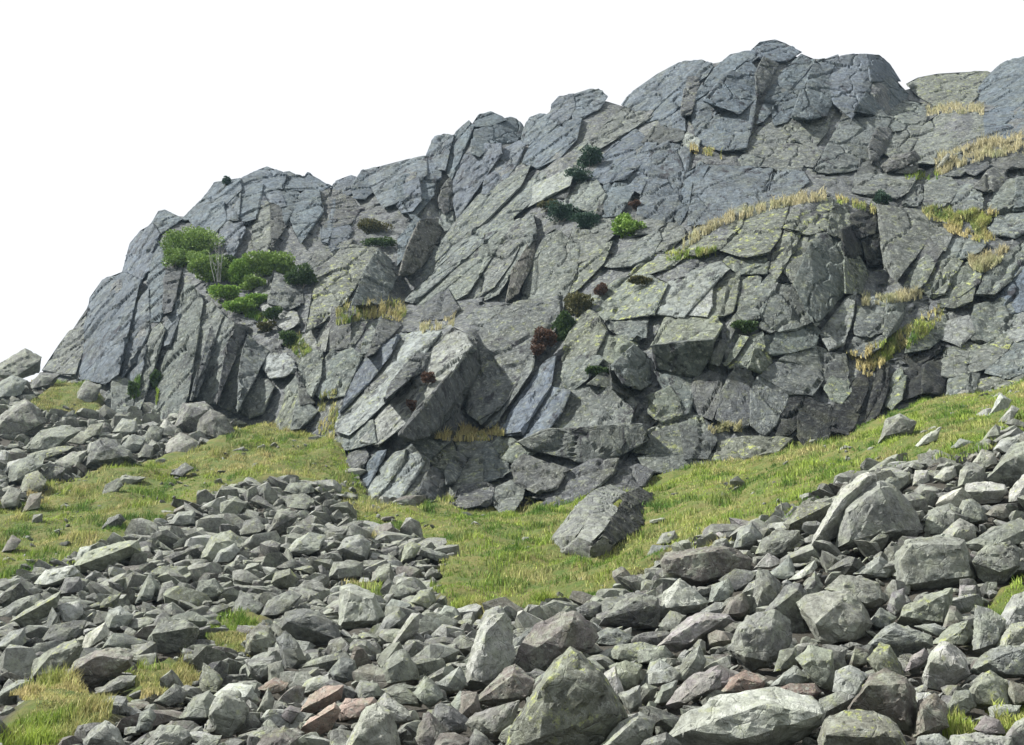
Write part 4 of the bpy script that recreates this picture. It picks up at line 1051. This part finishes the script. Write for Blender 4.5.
FRINGES = [('line', '683,243 720,219 760,206 790,198 826,193', 7, .42, .7, 2400, 'pale straw grass fringing the long top edge of the front buttress'),
 ('line', '836,196 850,200 876,208', 6, .34, .2, 500, 'green and straw grass left of the dark round bush on the ledge'),
 ('line', '664,254 690,251 716,249', 7, .34, -.3, 800, 'green grass tuft on the short ledge over the streaked slab'),
 ('line', '336,312 360,307 380,304 406,310', 13, .50, .35, 1700, 'golden grass mound on the ledge below the yellowish slab'),
 ('line', '420,325 436,322 454,318', 8, .40, .6, 600, 'brown grass clump right of the golden ledge mound'),
 ('line', '926,108 950,105 984,107', 8, .42, .9, 1400, 'white straw grass fringe just under the skyline on the right'),
 ('line', '936,162 955,153 985,144 1034,136', 15, .45, .8, 3200, 'bleached grass ramp at the upper right edge of the crag'),
 ('poly', '918,207 940,206 1000,212 985,228 995,240 985,243 950,232 930,220', 0, .40, .35, 4200, 'broad grassy ledge between the right-hand blocks'),
 ('poly', '968,262 985,256 1010,248 1000,262 985,272 975,272', 0, .42, .9, 1900, 'bleached grass patch leaning on the right-hand ramp'),
 ('line', '862,297 880,296 900,294 922,290', 8, .40, .5, 900, 'straw tufts on top of the square block under the wet recess'),
 ('poly', '846,352 880,345 915,320 940,305 946,318 915,345 885,362 870,378 858,370', 0, .34, .15, 2600, 'diagonal strip of olive grass between the lower right blocks'),
 ('poly', '434,438 455,430 490,428 505,434 490,440 460,441', 0, .42, .45, 1500, 'golden grass mound at the foot of the big leaning ribs'),
 ('line', '690,146 708,148 722,152', 7, .40, .4, 500, 'brown tuft under the large skyline dome'),
 ('line', '905,172 925,172 940,174', 7, .40, .3, 500, 'green grass beside the flat dark boulder on the upper ledge'),
 ('line', '708,428 725,424 742,425', 6, .36, .6, 600, 'straw tuft over the dark slot at the crag foot'),
 ('poly', '318,398 336,388 338,415 334,440 318,440', 0, .34, .0, 500, 'grass running up the gully left of the leaning ribs'),
 ('poly', '285,330 300,335 312,350 300,358 285,345', 0, .30, -.6, 700, 'bright green tufts below the pale tilted slab'),
 ('poly', '205,292 235,296 262,312 272,324 250,318 225,308', 0, .32, -.7, 1500, 'bright green fern bank under the bushes on the left'),
 ('poly', '128,384 140,376 140,395 132,400', 0, .3, -.7, 300, 'green tuft in the crack left of the tall columns'),
 ('line', '152,375 158,390 156,400', 5, .3, -.8, 400, 'hanging green ferns beside the tallest column'),
 ('line', '940,398 970,400 1010,392 1034,380', 6, .3, -.1, 700, 'grass along the foot of the lower right blocks'),
 ('line', '800,448 840,440 880,424', 6, .3, .2, 700, 'grass lapping the wet black rocks at the crag foot')]
def path_points(pl, n, wid):
    pl = np.array(pl); seg = np.linalg.norm(np.diff(pl, axis=0), axis=1); cum = np.concatenate([[0], np.cumsum(seg)])
    s = rng.uniform(0, cum[-1], n); x = np.interp(s, cum, pl[:, 0]); y = np.interp(s, cum, pl[:, 1])
    return x, y+rng.uniform(-.2, 1, n)*wid
for kind, geo_, wid, ln_, straw, n, lab in FRINGES:
    pl = pts_of(geo_)
    if kind == 'line': x, y = path_points(pl, n, wid)
    else:
        a = np.array(pl); x = rng.uniform(a[:, 0].min(), a[:, 0].max(), n*3); y = rng.uniform(a[:, 1].min(), a[:, 1].max(), n*3)
        k = inpoly(x, y, pl); x, y = x[k][:n], y[k][:n]
    k = fbm(np.stack([x*.22, y*.22, 0*x], 1), 2, 9) > -.25; x, y = x[k], y[k]
    hits = [(crag_hit(i, j)) for i, j in zip(x, y)]
    r = np.array([h for h in hits if h is not None])
    if not len(r): continue
    d = r-EYE; r = r-d/np.linalg.norm(d, axis=1)[:, None]*.12-np.array([0, 0, .05])
    base = r.mean(0); base[2] = r[:, 2].min()
    tc = tones_of(r, straw if straw >= .7 else straw*.75-.2)
    if straw >= .5: tc = tc*.45+np.array([.40, .38, .27])*.55*rng.uniform(.7, 1.25, (len(r), 1))     # bleached dead blades
    v, t, c = blades(r, ln_*(.72 if straw >= .7 else .55)*(1.15+.8*fbm(r*1.7, 2, 12)).clip(.4, 1.7), .020, tc, lean=(.3, -.25), droop=.75)
    link('grass_tuft', make_mesh('grass_tuft', v-base, t, M_GRASS, flat=True, colours=c), base, label=lab, cat='grass', kind='stuff', group='grass growing on the ledges of the crag')

# ------------------------------------------------------------------ bushes on the ledges
BUSH = [(176, 257, 15, 12, 'G', 'small bush at the left foot of the largest left bush'), (203, 260, 18, 11, 'G', 'bush joining the two largest left bushes'), (228, 266, 15, 10, 'D', 'dark bush right behind the bare sapling'), (252, 283, 14, 8, 'G', 'low bush left of the split boulder on the ledge'), (286, 268, 13, 9, 'G', 'bush between the wide low bush and the dark one'), (256, 299, 15, 7, 'g', 'bright ferns left below the split boulder'), (273, 314, 11, 6, 'D', 'dark scrub trailing down from the fern bank'), (191, 246, 34, 22, 'G', 'largest rounded bush high on the left shoulder of the crag'), (211, 270, 23, 16, 'G', 'rounded bush just below the largest left bush'),
 (240, 274, 18, 14, 'g', 'bright bush right of the bare pale sapling'), (266, 264, 28, 14, 'G', 'wide low bush above the split boulder on the left ledge'),
 (300, 276, 16, 13, 'D', 'dark bush at the right end of the left bush row'), (225, 291, 20, 8, 'g', 'low bright fern bush under the bare sapling'), (240, 305, 20, 7, 'g', 'lowest bright fern bush on the left ledge'),
 (590, 157, 14, 13, 'J', 'dark juniper high in the central slabs'), (579, 174, 13, 11, 'J', 'lower half of the dark juniper clump in the central slabs'),
 (562, 212, 21, 11, 'J', 'wide dark juniper left of the ledge trees'), (588, 221, 18, 10, 'J', 'rounded dark juniper in the middle of the ledge'), (626, 226, 17, 13, 'g', 'bright green bush at the right of the juniper ledge'),
 (544, 337, 13, 13, 'H', 'reddish heather clump in the diagonal crack'), (563, 325, 11, 18, 'D', 'dark green bush right of the reddish heather'), (578, 304, 13, 14, 'O', 'olive bush at the top of the diagonal crack'),
 (537, 350, 8, 5, 'H', 'small brown heather below the reddish clump'), (745, 327, 14, 6, 'D', 'small green bush in the pocket of the right wall'), (133, 388, 5, 9, 'D', 'dark bush in the crack beside the left spike'),
 (155, 378, 5, 11, 'D', 'narrow dark bush in the crack by the tallest column'), (372, 226, 20, 8, 'O', 'olive heather bank above the yellowish slab'), (380, 242, 18, 6, 'D', 'green heather just under the olive bank'),
 (226, 181, 5.5, 5, 'J', 'small ball-shaped bush on the left skyline'), (883, 197, 10, 9, 'J', 'dark round bush alone on the right ledge'), (428, 378, 6, 6, 'H', 'upper brown heather tuft on the leaning rib'), (411, 405, 4.5, 5, 'H', 'lower brown heather tuft on the leaning rib'),
 (290, 338, 11, 8, 'D', 'dark green bush below the pale tilted slab'), (265, 326, 13, 5, 'O', 'olive scrub on top of the left columns'), (550, 205, 12, 6, 'O', 'olive scrub left of the wide juniper'), (635, 205, 7, 5, 'H', 'brown bush at the foot of the tall grey face'),
 (600, 290, 8, 6, 'H', 'brown heather at the upper end of the diagonal crack'), (640, 280, 14, 4, 'O', 'olive tuft strip on the lichen slab'), (596, 372, 12, 5, 'D', 'green tuft above the small triangular recess')]
LEAFC = {'G': ((.085, .15, .03), (.20, .29, .065)), 'g': ((.10, .20, .03), (.23, .34, .065)), 'D': ((.03, .06, .02), (.075, .12, .035)), 'J': ((.018, .045, .028), (.045, .085, .05)), 'H': ((.06, .035, .025), (.13, .075, .05)), 'O': ((.06, .065, .025), (.13, .12, .05))}
def tube(pts, rad, k=5):
    pts = np.array(pts); v, t = [], []
    for i, p in enumerate(pts):
        d = pts[min(i+1, len(pts)-1)]-pts[max(i-1, 0)]; d /= np.linalg.norm(d); a = np.cross(d, [.3, .9, .2]); a /= np.linalg.norm(a); b = np.cross(d, a)
        for q in range(k): w = 6.283*q/k; v.append(p+(a*math.cos(w)+b*math.sin(w))*rad[i])
    for i in range(len(pts)-1):
        for q in range(k): a, b = i*k+q, i*k+(q+1) % k; t += [(a, b, b+k), (a, b+k, a+k)]
    return np.array(v), np.array(t)
for px, py, rx, ry, cc, lab in BUSH:
    h = crag_hit(px, min(py+ry*.6, py+5))
    if h is None: h = crag_hit(px, py+ry+4)
    if h is None: continue
    Yh = h[1]; ctr = P(px, py, Yh-.25-.45*min(rx, ry)*Yh/1030); m = Yh/CT/FPX; R = np.array([rx*m, min(rx, ry)*m*.9, ry*m])
    nb = int(9+rx*.6); n = int(260+rx*ry*17)
    lob = rng.normal(size=(nb, 3)); lob /= np.linalg.norm(lob, axis=1)[:, None]; lob *= rng.uniform(.2, .85, (nb, 1)); lr = rng.uniform(.26, .50, nb)
    w = rng.integers(nb, size=n); d = rng.normal(size=(n, 3)); d /= np.linalg.norm(d, axis=1)[:, None]
    p = (lob[w]+d*lr[w][:, None]*rng.uniform(.55, 1.08, (n, 1)))*R
    up = d+rng.normal(0, .5, (n, 3))+np.array([0, 0, .5]); up /= np.linalg.norm(up, axis=1)[:, None]
    sd = np.cross(up, rng.normal(size=(n, 3))); sd /= np.linalg.norm(sd, axis=1)[:, None]
    ls = (.075 if cc in 'JH' else .085)*rng.uniform(.6, 1.3, n)[:, None]
    q0 = p-sd*ls*.45; q1 = p+sd*ls*.45; q2 = p+up*ls+sd*ls*.2; q3_ = p+up*ls*.8-sd*ls*.35
    v = np.stack([q0, q1, q2, q3_], 1).reshape(-1, 3); b = np.arange(n)*4; t = np.stack([b, b+1, b+2, b+3], 1)
    f = np.clip(rng.normal(.45, .28, n)+.25*(hsh(w, w, w, 3)-.5), 0, 1)[:, None]; lo_, hi_ = map(np.array, LEAFC[cc]); cols = np.repeat(lo_*(1-f)+hi_*f, 4, 0)
    base = ctr-np.array([0, 0, R[2]])
    e = bpy.data.objects.new('bush', None); col.objects.link(e); e.location = base; e['label'] = lab; e['category'] = 'bush'; e['group'] = 'bushes on the ledges of the crag'
    link('foliage', make_mesh('foliage', v+ctr-base, t, M_LEAF, flat=True, colours=cols), parent=e)
    sv, st = [], []; o_ = 0
    for s in range(5):
        tip = lob[rng.integers(nb)]*R*.9+ctr-base; root_ = np.array([rng.normal(0, .12)*R[0], .12*R[1]+.1, .02]); a, b_ = tube([root_, (root_+tip)/2+rng.normal(0, .03, 3), tip], [.03, .022, .01]); sv.append(a); st.append(b_+o_); o_ += len(a)
    link('stem', make_mesh('stem', np.concatenate(sv), np.concatenate(st), M_BARK), parent=e)
# the bare sapling among them
h = crag_hit(217, 282); b0 = P(217, 282, h[1]-.6)
e = bpy.data.objects.new('bare_sapling', None); col.objects.link(e); e.location = b0; e['label'] = 'bare pale leafless sapling with upright twigs between the left bushes'; e['category'] = 'sapling'
for s, (x0, x1, y1) in enumerate(((213, 209, 252), (215, 215, 246), (217, 219, 243), (218, 222, 250), (216, 212, 258))):
    p0 = P(x0+2, 282, h[1]-.6)-b0; p1 = P(x1, y1, h[1]-.6)-b0
    v, t = tube([p0, (p0+p1)/2+rng.normal(0, .05, 3), p1], [.015, .012, .006]); st_ = link('stem', make_mesh('stem', v, t, M_TWIG), parent=e)
    for _ in range(3):
        f = rng.uniform(.4, .9); q = p0+(p1-p0)*f; v, t = tube([q, q+np.array([rng.normal(0, .22), rng.normal(0, .1), rng.uniform(.2, .4)])], [.009, .006], 4); link('twig', make_mesh('twig', v, t, M_TWIG), parent=st_)
# loose rocks lying on the upper ledge of the crag
for tn, out, lab in (('k', '880,166 890,157 915,150 921,158 905,169 885,173', 'dark flat boulder lying on the upper right ledge'), ('k', '894,173 900,167 919,165 916,174', 'thin dark slab under the flat ledge boulder'), ('p', '936,168 948,152 951,154 942,168', 'thin pale shard standing in the upper ledge grass')):
    o = np.array(pts_of(out)); c = o.mean(0); Yc = crag_hit(c[0], o[:, 1].max())[1]-.1; s_ = math.sqrt(np.prod(o.max(0)-o.min(0)))*Yc/CT/FPX
    f = c+(o-c)*.6+np.array([0, 1.5]); b_ = c+(o-c)*.8
    v, t = hull(np.concatenate([P(o[:, 0], o[:, 1], Yc), P(f[:, 0], f[:, 1], Yc-.3*s_), P(b_[:, 0], b_[:, 1], Yc+.6*s_)])); v, t = rock_detail(v, t, s_, .09, 5); base = v.mean(0); base[2] = v[:, 2].min()
    link('boulder', make_mesh('boulder', v-base, t, M_CRAG, sharp=26), base, label=lab, cat='boulder', color=tint(tn))
# ------------------------------------------------------------------ thin bluish air round everything

lo_z = float(Z.min())-1.0; hi_z = float(max(grid[..., 2].max(), Z.max(), 46.0))+1.5
lo_x, hi_x = min(float(gx[0]), float(grid[..., 0].min()))-5, max(float(gx[-1]), float(grid[..., 0].max()))+5
lo_y, hi_y = float(gy[0])-5, max(float(gy[-1]), float(grid[..., 1].max()))+5
hv = np.array([(x, y, z) for z in (lo_z, hi_z) for y in (lo_y, hi_y) for x in (lo_x, hi_x)])
hq = np.array([(0, 2, 3, 1), (4, 5, 7, 6), (0, 1, 5, 4), (2, 6, 7, 3), (0, 4, 6, 2), (1, 3, 7, 5)])
M_HAZE = bpy.data.materials.new('haze'); M_HAZE.use_nodes = True; nt = M_HAZE.node_tree; nt.nodes.remove(nt.nodes['Principled BSDF'])
pv_ = nt.nodes.new('ShaderNodeVolumePrincipled'); pv_.inputs['Color'].default_value = (.55, .78, 1, 1); pv_.inputs['Density'].default_value = .00032; pv_.inputs['Anisotropy'].default_value = .3
nt.links.new(pv_.outputs[0], nt.nodes['Material Output'].inputs['Volume'])
link('haze', make_mesh('haze', hv, hq, M_HAZE, flat=True), kind='stuff', label='thin bluish air between the camera and the crag', cat='haze')
